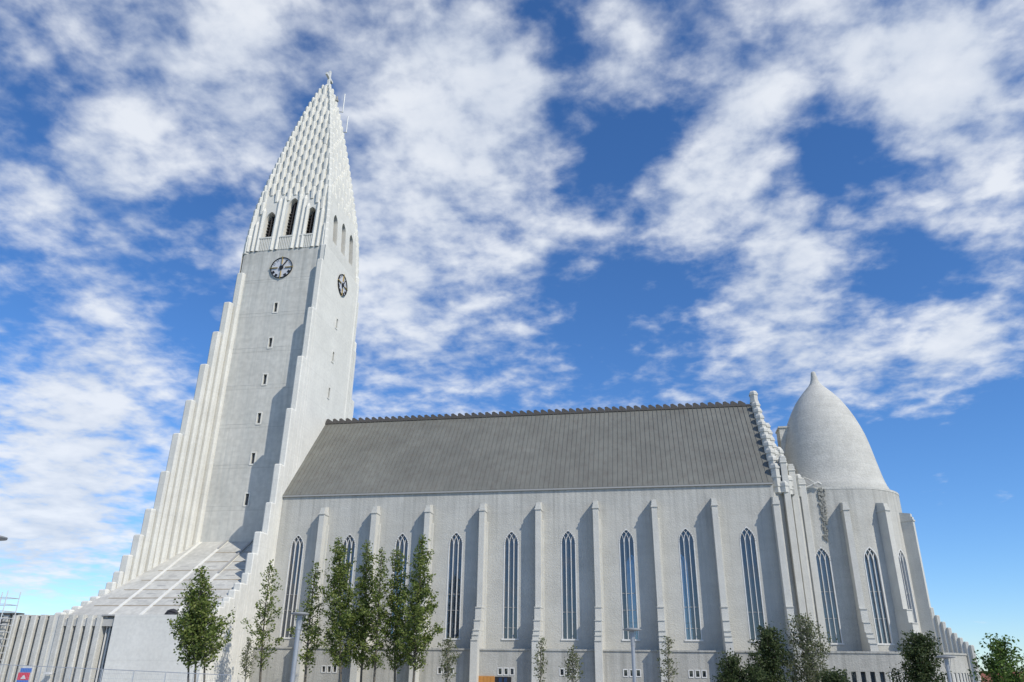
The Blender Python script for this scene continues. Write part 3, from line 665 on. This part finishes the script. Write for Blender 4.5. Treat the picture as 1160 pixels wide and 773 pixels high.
        sw = MB(); ybox(sw, -2.0, YF+.42, GB, -1.94, YF+.58, 4.7); ybox(sw, -1.42, YF+.42, GB, -1.36, YF+.58, 4.7); ybox(sw, -1.72, YF+.42, GB, -1.66, YF+.58, 4.7); ybox(sw, -2.0, YF+.422, 4.7, -1.36, YF+.58, 4.78)
        fr = sw.build('slit_window', 'frame', church); g = MB(); ybox(g, -1.97, YF+.52, GB, -1.39, YF+.56, 4.72); g.build('pane', 'glass', fr)
        dk = MB(); ybox(dk, -13.6, YF-.05, 5.38, -9.75, YF+.6, 5.5); dk.build('dark_coping', 'crest', church)
    # corner columns at the tower's east and the north edges
    c = MB()
    for (x, y, zt, r) in ((6.55, 12.2, 45.6, .45), (6.5, 12.9, 42, .42), (6.5, 13.6, 37.5, .42)):
        c.prism(hexa(x, y, r, 6, 0), 0, zt, cap=(.3, .6))
    c.build('corner_column', 'white', church)
tower()

def clock(f, uc, zc, parent):
    """f(u, z, d): d negative is out of the wall"""
    ring = MB(); n = 40
    def disc(mb, r, d0, d1):
        A = [f(uc+r*math.cos(2*math.pi*k/n), zc+r*math.sin(2*math.pi*k/n), d0) for k in range(n)]; B = [f(uc+r*math.cos(2*math.pi*k/n), zc+r*math.sin(2*math.pi*k/n), d1) for k in range(n)]
        mb.quad(*A); i = len(mb.v); mb.v += [tuple(x) for x in A+B]
        for k in range(n): mb.f.append((i+k, i+(k+1) % n, i+n+(k+1) % n, i+n+k))
    for k in range(n):
        a, b = 2*math.pi*k/n, 2*math.pi*(k+1)/n
        bar(ring, f, (uc+1.25*math.cos(a), zc+1.25*math.sin(a)), (uc+1.25*math.cos(b), zc+1.25*math.sin(b)), .042, -.16, .02)
    ck = ring.build('clock', 'black', parent)
    d = MB(); disc(d, 1.2, -.06, .0); d.build('dial', 'clockface', ck)
    m = MB(); g = MB()
    for h in range(12):
        a = R(90-30*h); ca, sa = math.cos(a), math.sin(a)
        if h % 3:
            nm = MB()
            for t in ((-.11, 0, .11) if 3 < h < 9 else (-.09, .09)):
                bar(nm, f, (uc+.92*ca-t*sa, zc+.92*sa+t*ca), (uc+1.15*ca-t*sa, zc+1.15*sa+t*ca), .085 if 3 < h < 9 else .04, -.10, -.06)
            nm.build('numeral', 'black' if 3 < h < 9 else 'trim', ck)
        else:
            g = MB(); bar(g, f, (uc+.45*ca, zc+.45*sa), (uc+1.36*ca, zc+1.36*sa), .055, -.2, -.063); g.build('quarter_mark', 'gold', ck)
    h = MB()
    bar(h, f, (uc-.3*math.cos(R(55)), zc-.3*math.sin(R(55))), (uc+1.05*math.cos(R(55)), zc+1.05*math.sin(R(55))), .11, -.17, -.13); h.build('minute_hand', 'black', ck)
    h = MB(); bar(h, f, (uc, zc+.25), (uc-.02, zc-.8), .08, -.125, -.11); disc(h, .24, -.19, -.1); h.build('hour_hand', 'black', ck)
clock(lambda u, z, d: (u, YS+d, z), 1.86, 42.33, church)
clock(lambda u, z, d: (XT-d, u, z), 7.6, 42.35, church)

def belfry():
    H0 = 4.85; Z1 = 51.2
    yS, xE = HW-H0, AX+H0
    def cone(z): return prof(z)
    # faces lean with the profile above z 48
    fS = lambda u, z, d: (AX+u, HW-prof(z)+d, z)
    fE = lambda u, z, d: (AX+prof(z)-d, HW+u, z)
    w = MB(); cs = [-2.45, .05, 2.5]
    for f, tops in ((fS, (50.1, 51.9, 50.3)), (fE, (50.3, 50.7, 50.6))):
        e = [-4.25, -1.2, 1.28, 4.25]
        for i in range(3):
            o = arch_outline(1.18, 46.45, tops[i], cs[i])
            panel(w, f, e[i], e[i+1], ZBEL-.6, 52.6, [o], .9, nu=1)
        for a, b in ((-4.88, -4.25), (4.25, 4.88)):
            for k in range(10):
                za, zb = ZBEL-.6+k*.8, ZBEL-.6+(k+1)*.8
                w.quad(f(max(a, -prof(za)), za, 0), f(min(b, prof(za)), za, 0), f(min(b, prof(zb)), zb, 0), f(max(a, -prof(zb)), zb, 0))
    for k in range(10):   # the two far faces
        za, zb = ZBEL-.6+k*.8, ZBEL-.6+(k+1)*.8; p, q = prof(za), prof(zb)
        w.quad((AX-p, HW-p, za), (AX-p, HW+p, za), (AX-q, HW+q, zb), (AX-q, HW-q, zb)); w.quad((AX-p, HW+p, za), (AX+p, HW+p, za), (AX+q, HW+q, zb), (AX-q, HW+q, zb))
    p = prof(ZBEL-.6); w.quad((AX-p, HW-p, ZBEL-.6), (AX+p, HW-p, ZBEL-.6), (AX+p, HW+p, ZBEL-.6), (AX-p, HW+p, ZBEL-.6))
    w.build('belfry_wall', 'tower', church)
    core = MB(); core.box((AX-3.6, HW-3.6, ZBEL), (AX+3.6, HW+3.6, 52)); core.build('belfry_interior', 'dark', church)
    for f in (fS, fE):
        for c, t in zip(cs, (50.1, 51.7, 50.2)):
            l = MB()
            for k in range(9): 
                z = 46.6+k*.42
                if z < t-.8: bar(l, f, (c-.58, z), (c+.58, z), .09, .55, .8)
            bar(l, f, (c, 46.5), (c, t-.5), .09, .3, .42)
            l.build('louvre', 'louvre', church)
            if f is fS:
                s = MB(); z0 = ZBEL
                for k in range(8): bar(s, f, (c-.72+k*.205, z0), (c-.72+k*.205, 46.35), .11, -.12, .02)
                s.box((AX+c-.82, HW-prof(46.3)-.16, 46.32), (AX+c+.82, HW-prof(46.3)+.05, 46.48)); s.build('slatted_parapet', 'white', church)
    # ribs between the openings
    r = MB()
    tops = {-4.5: 46.6, -3.95: 48.4, -3.4: 50.2, -1.68: 51.5, -1.05: 51.9, .78: 52.1, 1.42: 51.6, 1.95: 50.4, 3.25: 50.6, 3.85: 49.6, 4.45: 47.6, -2.9+.0: 0, }
    for sgnf, f in (('S', fS), ('E', fE), ('N', None), ('W', None)):
        for u, t in tops.items():
            if not t or sgnf == 'E': continue
            rr = .25 if sgnf in 'SN' else .16
            out = .16 if sgnf in 'SN' else .02
            zt = t
            h = prof(46)
            if sgnf == 'S': cx, cy = AX+u, HW-prof(zt)-out*0
            elif sgnf == 'E': cx, cy = AX+prof(zt), HW+u
            elif sgnf == 'N': cx, cy = AX+u, HW+prof(zt)
            else: cx, cy = AX-prof(zt), HW+u
            # lean: prism from base line to top line
            base = prof(ZBEL); dv = base-prof(zt)
            n = 6; i = len(r.v); dirx, diry = {'S': (0, -1), 'E': (1, 0), 'N': (0, 1), 'W': (-1, 0)}[sgnf]
            for (q, z, s_) in ((dv, ZBEL-.02, 1), (0, zt, 1), (-.12, zt+.55, .35)):
                for k in range(n):
                    a = 2*math.pi*k/n+R(30); r.v.append((cx+dirx*q+rr*s_*math.cos(a), cy+diry*q+rr*s_*math.sin(a), z))
            for j in range(2):
                for k in range(n): r.f.append((i+j*n+k, i+j*n+(k+1) % n, i+(j+1)*n+(k+1) % n, i+(j+1)*n+k))
            r.f.append(tuple(i+2*n+k for k in range(n)))
    r.build('belfry_rib', 'white', church)
    # spire: rows of column ends stepping back to the tip
    core = MB(); zs = [52+i*1.0 for i in range(21)]
    for a, b in zip(zs[:-1], zs[1:]):
        p, q = prof(a)-.10, max(.3, prof(b)-.10)
        P = [(AX-p, HW-p), (AX+p, HW-p), (AX+p, HW+p), (AX-p, HW+p)]; Q = [(AX-q, HW-q), (AX+q, HW-q), (AX+q, HW+q), (AX-q, HW+q)]
        for k in range(4): core.quad((*P[k], a), (*P[(k+1) % 4], a), (*Q[(k+1) % 4], b), (*Q[k], b))
    q = max(.3, prof(72)-.1); core.quad((AX-q, HW-q, 72), (AX+q, HW-q, 72), (AX+q, HW+q, 72), (AX-q, HW+q, 72))
    sp = core.build('spire', 'tower', church)
    t = MB(); rng = random.Random(11); wcol = .74; dz = 1.75
    for face in range(4):
        dx, dy = ((0, -1), (1, 0), (0, 1), (-1, 0))[face]; tx, ty = -dy, dx
        out0 = (.27, .0, .05, .07)[face]
        for k in range(15):
            for jj in range(-8, 9):
                z = 50.6+k*dz+(dz/2 if jj % 2 else 0)+rng.uniform(-.12, .12)
                if z > 71.8: continue
                p = prof(z); u = jj*wcol
                if abs(u) > p-.12 or (face == 1 and (jj+k) % 3 == 0 and abs(u) < p-.9): continue
                if z < 53 and abs(u) < 3.2: 
                    if z < 52.4: continue
                cx, cy = AX+tx*u, HW+ty*u
                zb = z-dz*.95; pb = prof(zb)
                hw_ = .225; n = len(t.v)
                o = out0+rng.uniform(-.02, .03)
                # half hexagon: back at the core, front proud, top pitched; base runs down into the row below
                def P(s, out, zz, pp): return (cx+tx*s+dx*(pp+out), cy+ty*s+dy*(pp+out), zz)
                fp = p+o*.8          # vertical front, standing proud of the leaning face at its top
                pts_b = [P(-hw_, -.2, zb, pb), P(-hw_, 0, zb, max(pb-.02, fp-.02) if False else fp), P(-hw_*.5, .13, zb, fp), P(hw_*.5, .13, zb, fp), P(hw_, 0, zb, fp), P(hw_, -.2, zb, pb)]
                pts_t = [P(-hw_, -.3, z, p), P(-hw_, 0, z-.05, fp), P(-hw_*.5, .13, z-.12, fp), P(hw_*.5, .13, z-.12, fp), P(hw_, 0, z-.05, fp), P(hw_, -.3, z, p)]
                ap = [P(-.03, -.05, z+.38, p-.1), P(.03, -.05, z+.38, p-.1)]
                t.v += pts_b+pts_t+ap; i = n
                for a in range(5): t.f.append((i+a, i+a+1, i+a+7, i+a+6))
                t.f += [(i+6, i+7, i+8, i+12), (i+8, i+9, i+13, i+12), (i+9, i+10, i+11, i+13), (i+5, i+4, i+3, i+2, i+1, i)]
    t.build('spire_column', 'white', sp)
    cc = MB()
    for a, b in ((1, -1), (1, 1), (-1, -1), (-1, 1)):
        pts = []; 
        zz = 45.0
        k = 0
        while zz < 71.5:
            z2 = min(zz+.9, 71.9); p = prof(zz+.45)-.1
            cc.prism(hexa(AX+a*p, HW+b*p, .34-.12*(zz-45)/27, 6, R(30)), zz-.5, z2, cap=(.2, .7)); zz = z2
    cc.build('corner_rib', 'white', sp)
    tp = MB(); tp.prism(hexa(AX, HW, .5, 6, 0), 71.2, 72.1, cap=(.35, .55)); tp.build('spire_tip', 'white', sp)
    cr = MB(); cr.box((AX-.15, HW-.15, 72.3), (AX+.17, HW+.17, 74.8)); cr.box((AX-.13, HW-.95, 73.5), (AX+.15, HW+.95, 73.85)); 
    cr.box((AX-.14, HW-.14, 72.2), (AX+.18, HW+.18, 72.6))
    cr.build('cross', 'frame', church, bevel=.02)
    for (u, v, h, z) in ((1.7, 1.9, 3.0, 69.2), (2.3, 2.4, 2.6, 66.2)):
        a = MB(); x, y = AX+u, HW+v-.2; a.tube([(x-.9, y-.5, z-.2), (x, y, z), (x, y, z+h)], .085, 6); a.build('antenna', 'steelwhite', church)
    lr = MB(); lr.tube([(AX+1.05, HW+.9, 70.6), (AX+1.05, HW+.9, 71.2)], .1, 6); lr.box((AX+.9, HW+.7, 70.4), (AX+1.25, HW+1.05, 70.7)); lr.build('beacon', 'trim', church)
belfry()

# dark bundle left on the edge of the wing roof
def bundle():
    o = empty('tarp_bundle', (3.3, -8.6, 5.3), 'small dark tarpaulin bundle lying on the roof edge above the plain end wall', 'bundle')
    rng = random.Random(5); m = MB(); n = 10
    prof_ = [(.62, 5.06), (.58, 5.2), (.42, 5.36), (.22, 5.46), (.02, 5.49)]
    for k in range(n):
        a = 2*math.pi*k/n; q = 1+rng.uniform(-.25, .25)
        m.v += [(3.3+r*q*math.cos(a)*.85, -8.6+r*.5*q*math.sin(a), z+.32+rng.uniform(-.03, .05)) for r, z in prof_]
    for k in range(n):
        for j in range(len(prof_)-1):
            a = k*5+j; b = ((k+1) % n)*5+j; m.f.append((a, b, b+1, a+1))
    m.build('cover', 'tarp', o)
    t = MB(); t.tube([(2.85, -8.75, 5.5), (3.3, -8.85, 5.66), (3.8, -8.75, 5.5)], .03, 5); t.build('tie', 'black', o)
bundle()

# ------------------------------------------------------------------ trees
def leafset(mb, rng, c, n, spread, size):
    for _ in range(n):
        p = Vector((c[0]+rng.gauss(0, spread), c[1]+rng.gauss(0, spread), c[2]+rng.gauss(0, spread*.9)))
        a = Vector((rng.gauss(0, 1), rng.gauss(0, 1), rng.gauss(0, .7))).normalized(); b = a.cross(Vector((rng.gauss(0, 1), rng.gauss(0, 1), rng.gauss(0, 1)))).normalized()
        s = size*rng.uniform(.6, 1.3); i = len(mb.v)
        q = a.cross(b)*s*.12
        mb.v += [tuple(p-a*s*.5), tuple(p+b*s*.34+q), tuple(p+a*s*.55), tuple(p-b*s*.34+q)]
        mb.f.append((i, i+1, i+2, i+3))
def tree(label, cat, x, y, top, z0, radfn, nb, leaf_n, leaf, size, spread, bark='bark', up=.9, r0=.09, group=None, stems=None, lean=None, name='tree', seed=1, gaps=.0):
    rng = random.Random(seed); g = gz(x, y)
    o = empty(name, (x, y, g), label, cat, group)
    tx, ty, tz = top
    trunks = stems or [(0, 0, 1)]
    tk = MB(); lf = MB(); brn = MB()
    for (sx_, sy_, fr) in trunks:
        pts = []; m = 12; w1, w2 = rng.uniform(-.12, .12), rng.uniform(-.12, .12)
        H = g-.2+(tz*fr+ (1-fr)*z0-g)
        for k in range(m+1):
            t = k/m
            pts.append(Vector((x+sx_*(1-.3*t)+(tx-x)*t+w1*math.sin(3.2*t), y+sy_*(1-.3*t)+(ty-y)*t+w2*math.sin(2.7*t+1), g-.2+(H-g+.2)*t)))
        tk.tube(pts, [r0*(1-.9*k/m)+.008 for k in range(m+1)], 6)
        NB = nb
        for k in range(NB):
            t = (k+.5)/NB; z = z0+(H-z0)*t*.985
            tt = (z-g)/(H-g); i = min(m-1, int(tt*m)); p = pts[i].lerp(pts[i+1], tt*m-i)
            L_ = radfn(t)*rng.uniform(.4, 1.2)*(1 if fr > .95 else .8)
            if rng.random() < gaps: L_ *= .4
            a = k*2.399+rng.uniform(-.5, .5)
            d = Vector((math.cos(a), math.sin(a), up*rng.uniform(.6, 1.3))).normalized()
            if L_ < .15: L_ = .15
            q1 = p+d*L_*.55; q2 = q1+(d+Vector((0, 0, .35))).normalized()*L_*.5
            brn.tube([p, q1, q2], [.028*min(1.2, L_)+.008, .016, .006], 4, False)
            nn = max(2, int(L_*leaf_n))
            for j in range(nn):
                s = rng.uniform(.22, 1.05); c = p.lerp(q1, s*2) if s < .5 else q1.lerp(q2, (s-.5)*2)
                leafset(lf, rng, c+Vector((rng.gauss(0, spread*.7), rng.gauss(0, spread*.7), rng.gauss(0, spread*.5))), rng.randint(4, 8), spread*.55, size)
        leafset(lf, rng, pts[-1], 8, .12, size)
    tk.build('trunk', bark, o, smooth=True, fix=False); brn.build('branches', bark, o, fix=False)
    lf.build('crown', leaf, o, fix=False)
    return o
def at(u, v, Y):
    d = F+R2*((u-580)/FPX)-U2*((v-386.5)/FPX); t = (Y-CAM.y)/d.y; return CAM+d*t
def cone_r(a, b=.25): return lambda t: a*(1-t)**.75*(.55+.6*min(1, t*6))+b*.35
def slender(u0, ut, vt, Y, rmax, label, seed, nb=46, ln=9, group='slender green trees in the row before the nave', zlow=1.7, **k):
    b = at(u0, 770, Y); t = at(ut, vt, Y)
    return tree(label, 'tree', b.x, Y, (t.x, Y, t.z), zlow, cone_r(rmax*1.4, .3), int(nb*1.25), ln*1.5, 'leaf', .17, .2, seed=seed, group=group, name='slender_tree', **k)
b = at(228, 770, -20); t = at(231, 640, -20)
tree('broad leafy green tree on three thin trunks in front of the plain end wall', 'tree', b.x, -20, (t.x-.15, -20, t.z), 1.75, cone_r(2.1, .3), 56, 11, 'leaf', .17, .22, gaps=.2, stems=[(-.55, .1, .78), (0, -.1, 1.0), (.5, .1, .86)], seed=21, name='slender_tree', r0=.07)
slender(298.5, 306.5, 634, -9, 1.25, 'sparse slender tree where the tower wing meets the nave, left of the first lancet window', 31, nb=40, ln=6, gaps=.3)
slender(348, 358.5, 636, -9, 1.15, 'slender open tree right behind the flat topped lamp post, over the first nave buttress', 32, nb=42, ln=7, gaps=.2)
slender(389.5, 384, 608, -9.5, 1.5, 'bushy slender tree in front of the second lancet window, leftmost of the dense clump', 33, nb=60, ln=11)
slender(410, 417, 611, -8.6, 1.25, 'narrow tree in the dense clump with its tip over the second nave buttress', 34, nb=56, ln=10)
slender(424, 433, 620, -9.6, 1.05, 'narrow tree in the dense clump, between the second and third lancet windows', 35, nb=46, ln=7, gaps=.15)
slender(448.5, 451.5, 618, -8.8, 1.15, 'narrow tree in the dense clump hiding the third lancet window', 36, nb=54, ln=10)
slender(468.5, 478.5, 604, -9.3, 1.45, 'tallest tree of the dense clump, rightmost, with its tip over the third nave buttress', 37, nb=60, ln=11)
# saplings
def sapling(u, vt, rad, label, seed, Y=-8, leafm='leafgrey', lr=5, nb=20):
    b = at(u, 771, Y); t = at(u+1, vt, Y)
    tree(label, 'young tree', b.x, Y, (t.x, Y, t.z), .9, lambda q: rad*1.5*(1-.8*q)*(.75+.4*min(1, 3*q)), int(nb*1.3), lr*1.7, leafm, .13, .17, 'palebark', 1.35, .05, 'thin pale saplings along the nave', name='sapling', seed=seed)
sapling(281, 722, .75, 'pale sparse sapling at the foot of the tower wing, left of the slender tree', 41, -10)
sapling(507, 722, .95, 'pale sapling just right of the dense tree clump, under the fourth lancet window', 42)
sapling(613, 720, .8, 'thin pale sapling in front of the buttress right of the orange door', 43)
sapling(648, 733, .85, 'low pale sapling under the sixth lancet window', 44)
sapling(756, 720, .75, 'thin pale sapling against the buttress right of the lamp before the nave', 45)
# bushy trees at the right
def bush(u, vt, halfw, Y, label, seed, leafm, nb=60, ln=9, size=.16, zl=-.3, name='bushy_tree', cat='tree', group='bushy trees at the apse end', gaps=.0, sp=.22, bark='bark', topw=.35):
    b = at(u, 771, Y); t = at(u, vt, Y); r = 1.3*halfw/FPX*(Y-CAM.y)
    tree(label, cat, b.x, Y, (t.x, Y, t.z), zl, lambda q: r*((1-q)**.5*(.75+.35*min(1, 3*q))*(1-topw)+topw*.55), int(nb*1.25), ln*1.4, leafm, size, sp, bark, .75, .09, group, name=name, seed=seed, gaps=gaps)
bush(829, 741, 17, -10, 'dark low evergreen tree left end of the bushy group by the last nave buttress', 51, 'leafdark')
bush(868, 712, 24, -9, 'dark green tree with a dense rounded crown under the last lancet window of the nave', 52, 'leafdark', 80, 10)
bush(912, 700, 32, -8.5, 'airy grey green tree with pale twigs before the gable pilasters', 53, 'leafgrey', 80, 7, .13, gaps=.1, bark='palebark', sp=.2)
bush(852, 755, 16, -10.5, 'low dark bush between the two dark evergreen trees', 54, 'leafdark', 40, 9, name='bush', cat='bush')
bush(945, 763, 22, -10.5, 'low dark green bush under the first apse window', 55, 'leafdark', 44, 9, name='bush', cat='bush')
bush(1039, 720, 26, -7, 'round dark olive tree standing alone in front of the apse', 56, 'leafdark', 90, 10, .15, group=None)
bush(1134, 725, 30, -14, 'bright green leafy tree at the right edge against open sky', 57, 'leafbright', 60, 7, .17, group=None, sp=.2, gaps=.1)

# ------------------------------------------------------------------ lamps
def lamp(u, v, Y, label, seed, halfpx=10, pole_r=.085):
    p = at(u, v, Y); g = gz(p.x, Y); w = halfpx/FPX*(Y-CAM.y)*1.02
    o = empty('street_lamp', (p.x, Y, g), label, 'street lamp', 'flat topped lamp posts')
    m = MB(); m.lathe([(.001, g-.3), (pole_r*1.25, g-.3), (pole_r*1.2, g+.6), (pole_r, g+.65), (pole_r, p.z-.75), (pole_r*1.15, p.z-.72), (pole_r*1.25, p.z-.1), (.001, p.z-.1)], (p.x, Y), 14); m.build('pole', 'lamp', o, smooth=False)
    h = MB(); h.lathe([(.001, p.z+.06), (w*.6, p.z+.05), (w, p.z-.0), (w*.98, p.z-.05), (w*.35, p.z-.09), (.001, p.z-.1)], (p.x, Y), 28); h.build('lamp_head', 'lampdark', o, smooth=True)
    s = MB()
    for k in range(4):
        a = R(45+90*k); s.tube([(p.x+.10*math.cos(a), Y+.10*math.sin(a), p.z-.62), (p.x+w*.55*math.cos(a), Y+w*.55*math.sin(a), p.z-.06)], .012, 5)
    s.build('stay', 'lamp', o)
lamp(340, 695, -30, 'steel lamp post with flat disc head near the tower, between two slender trees', 1, 10, .105)
lamp(716, 713, -27, 'thin steel lamp post with flat disc head in front of the seventh lancet window', 2, 9.5)
lamp(1071, 744, -19, 'lamp post with flat disc head beside the round olive tree before the apse', 3, 8.5)
lamp(-14, 608, -46, 'flat lamp disc cut off by the left edge of the photo, high in the sky', 4, 22, .07)

# ------------------------------------------------------------------ scaffold, fence, sign, bracket
def scaffold():
    Y0, Y1 = -11.3, -10.0; xs = [-12.6, -11.0, -9.35]; o = empty('scaffold', (-11, -10.6, gz(-11, -10.6)), 'open metal tube scaffold tower beside the ribbed wall at the left edge', 'scaffold')
    g = gz(-11, -10.6); s = MB()
    for x in xs:
        for y in (Y0, Y1): s.tube([(x, y, g), (x, y, 7.0)], .035, 6)
    s.build('standard', 'steelwhite', o)
    s = MB(); z = g+.5; k = 0
    while z < 7.0:
        for y in (Y0, Y1): s.tube([(xs[0], y, z), (xs[2], y, z)], .028, 5)
        for x in xs: s.tube([(x, Y0, z), (x, Y1, z)], .028, 5)
        z += .5
    s.build('ledger', 'steelwhite', o)
    s = MB()
    for k in range(4):
        z0 = g+.3+k*1.8; s.tube([(xs[0], Y0-.04, z0), (xs[1], Y0-.04, z0+1.7)], .024, 5); s.tube([(xs[1], Y0-.04, z0+1.7), (xs[2], Y0-.04, z0)], .024, 5)
    s.build('brace', 'steelwhite', o)
    for z in (1.0, 3.0, 4.7):
        d = MB(); d.box((xs[0], Y0+.05, z), (xs[2]-.1, Y1-.05, z+.05)); d.build('deck', 'net', o)
scaffold()
def fence():
    Y = -27; a = at(-20, 752, Y); b = at(262, 765, Y); o = empty('fence', (a.x, Y, gz(a.x, Y)), 'temporary thin wire mesh fence panels along the foot of the tower wing', 'fence')
    n = 8; x0, x1 = a.x, b.x
    top = lambda x: a.z+(b.z-a.z)*(x-x0)/(x1-x0)
    for k in range(n+1):
        x = x0+(x1-x0)*k/n; m = MB(); m.tube([(x, Y, gz(x, Y)), (x, Y, top(x))], .022, 6); m.build('post', 'metal', o)
    for k in range(n):
        xa, xb = x0+(x1-x0)*k/n+.03, x0+(x1-x0)*(k+1)/n-.03; m = MB(); m.tube([(xa, Y, top(xa)), (xb, Y, top(xb))], .018, 5); g = gz(xa, Y)
        m.tube([(xa, Y, g+.15), (xb, Y, g+.15)], .018, 5); x = xa
        while x < xb: m.tube([(x, Y, g+.15), (x, Y, top(x))], .004, 3); x += .1
        z = g+.4
        while z < top(xa)-.1: m.tube([(xa, Y, z), (xb, Y, z)], .004, 3); z += .25
        m.build('mesh_panel', 'metal', o)
fence()
def sign():
    Y = -21; c = at(27.5, 765, Y); o = empty('sign', (c.x, Y, gz(c.x, Y)), 'small red and blue notice board on a post before the ribbed wall', 'sign'); g = gz(c.x, Y)
    m = MB(); m.tube([(c.x, Y+.06, g-.1), (c.x, Y+.06, 1.6)], .04, 8); m.build('post', 'metal', o)
    w = .42; z1 = at(27, 757, Y).z; z2 = at(27, 762, Y).z; z3 = at(27, 770.5, Y).z
    m = MB(); m.box((c.x-w*.8, Y-.02, z2), (c.x+w, Y+.02, z1)); m.build('blue_panel', 'blue', o)
    m = MB(); m.box((c.x-w, Y-.03, z3), (c.x+w*.85, Y+.02, z2-.004)); m.build('red_panel', 'red', o)
    m = MB(); m.extrude([(-.17, 0), (.17, 0), (.05, .2), (-.05, .2)], lambda p, q, t: (c.x+p, Y+t, (z2+z3)/2-.15+q), -.045, -.031); m.build('white_mark', 'frame', o)
    m = MB(); m.box((c.x-w, Y-.025, z3-.55), (c.x+w*.85, Y+.02, z3-.004)); m.build('lower_panel', 'blue', o)
    m = MB(); m.box((c.x-w*.5, Y-.022, z1+.004), (c.x+w*.9, Y+.018, z1+.12)); m.build('white_strip', 'frame', o)
sign()
def floodlight():
    p = at(55, 763, -9.5); o = empty('floodlight', tuple(p), 'small white floodlight box fixed between the ribs of the wall', 'floodlight')
    m = MB(); m.box((p.x-.24, -9.65, p.z-.08), (p.x+.24, -9.35, p.z+.08)); m.build('housing', 'frame', o, bevel=.02)
    m = MB(); m.tube([(p.x, -9.4, p.z-.02), (p.x, -8.7, p.z-.02)], .03, 6); m.build('arm', 'metal', o)
floodlight()
# distant house behind the apse end
def house():
    p = at(1103, 770, 60); x, y = p.x+2, 60; o = empty('house', (x, y, gz(x, y)), 'low distant house with rust red roof beyond the apse', 'house')
    zt = p.z+.9
    m = MB(); m.box((x-5, y-4, -2), (x+5, y+4, zt-1.6)); w = m.build('wall', 'white', o)
    m = MB(); m.extrude([(-4.4, zt-1.6), (4.4, zt-1.6), (0, zt+.2)], lambda a, b, t: (x+t, y+a, b), -5.3, 5.3); r = m.build('roof', 'redroof', o)
    m = MB(); m.box((x+1, y-.4, zt-.6), (x+1.7, y+.4, zt+.7)); m.build('chimney', 'plinth', r)
    for k in range(3):
        m = MB(); m.box((x-3.4+k*2.8, y-4.05, -.2), (x-2.4+k*2.8, y-4.003, 1.0)); f = m.build('window', 'frame', o); g = MB(); g.box((x-3.3+k*2.8, y-4.07, -.1), (x-2.5+k*2.8, y-4.052, .9)); g.build('pane', 'glass', f)
house()
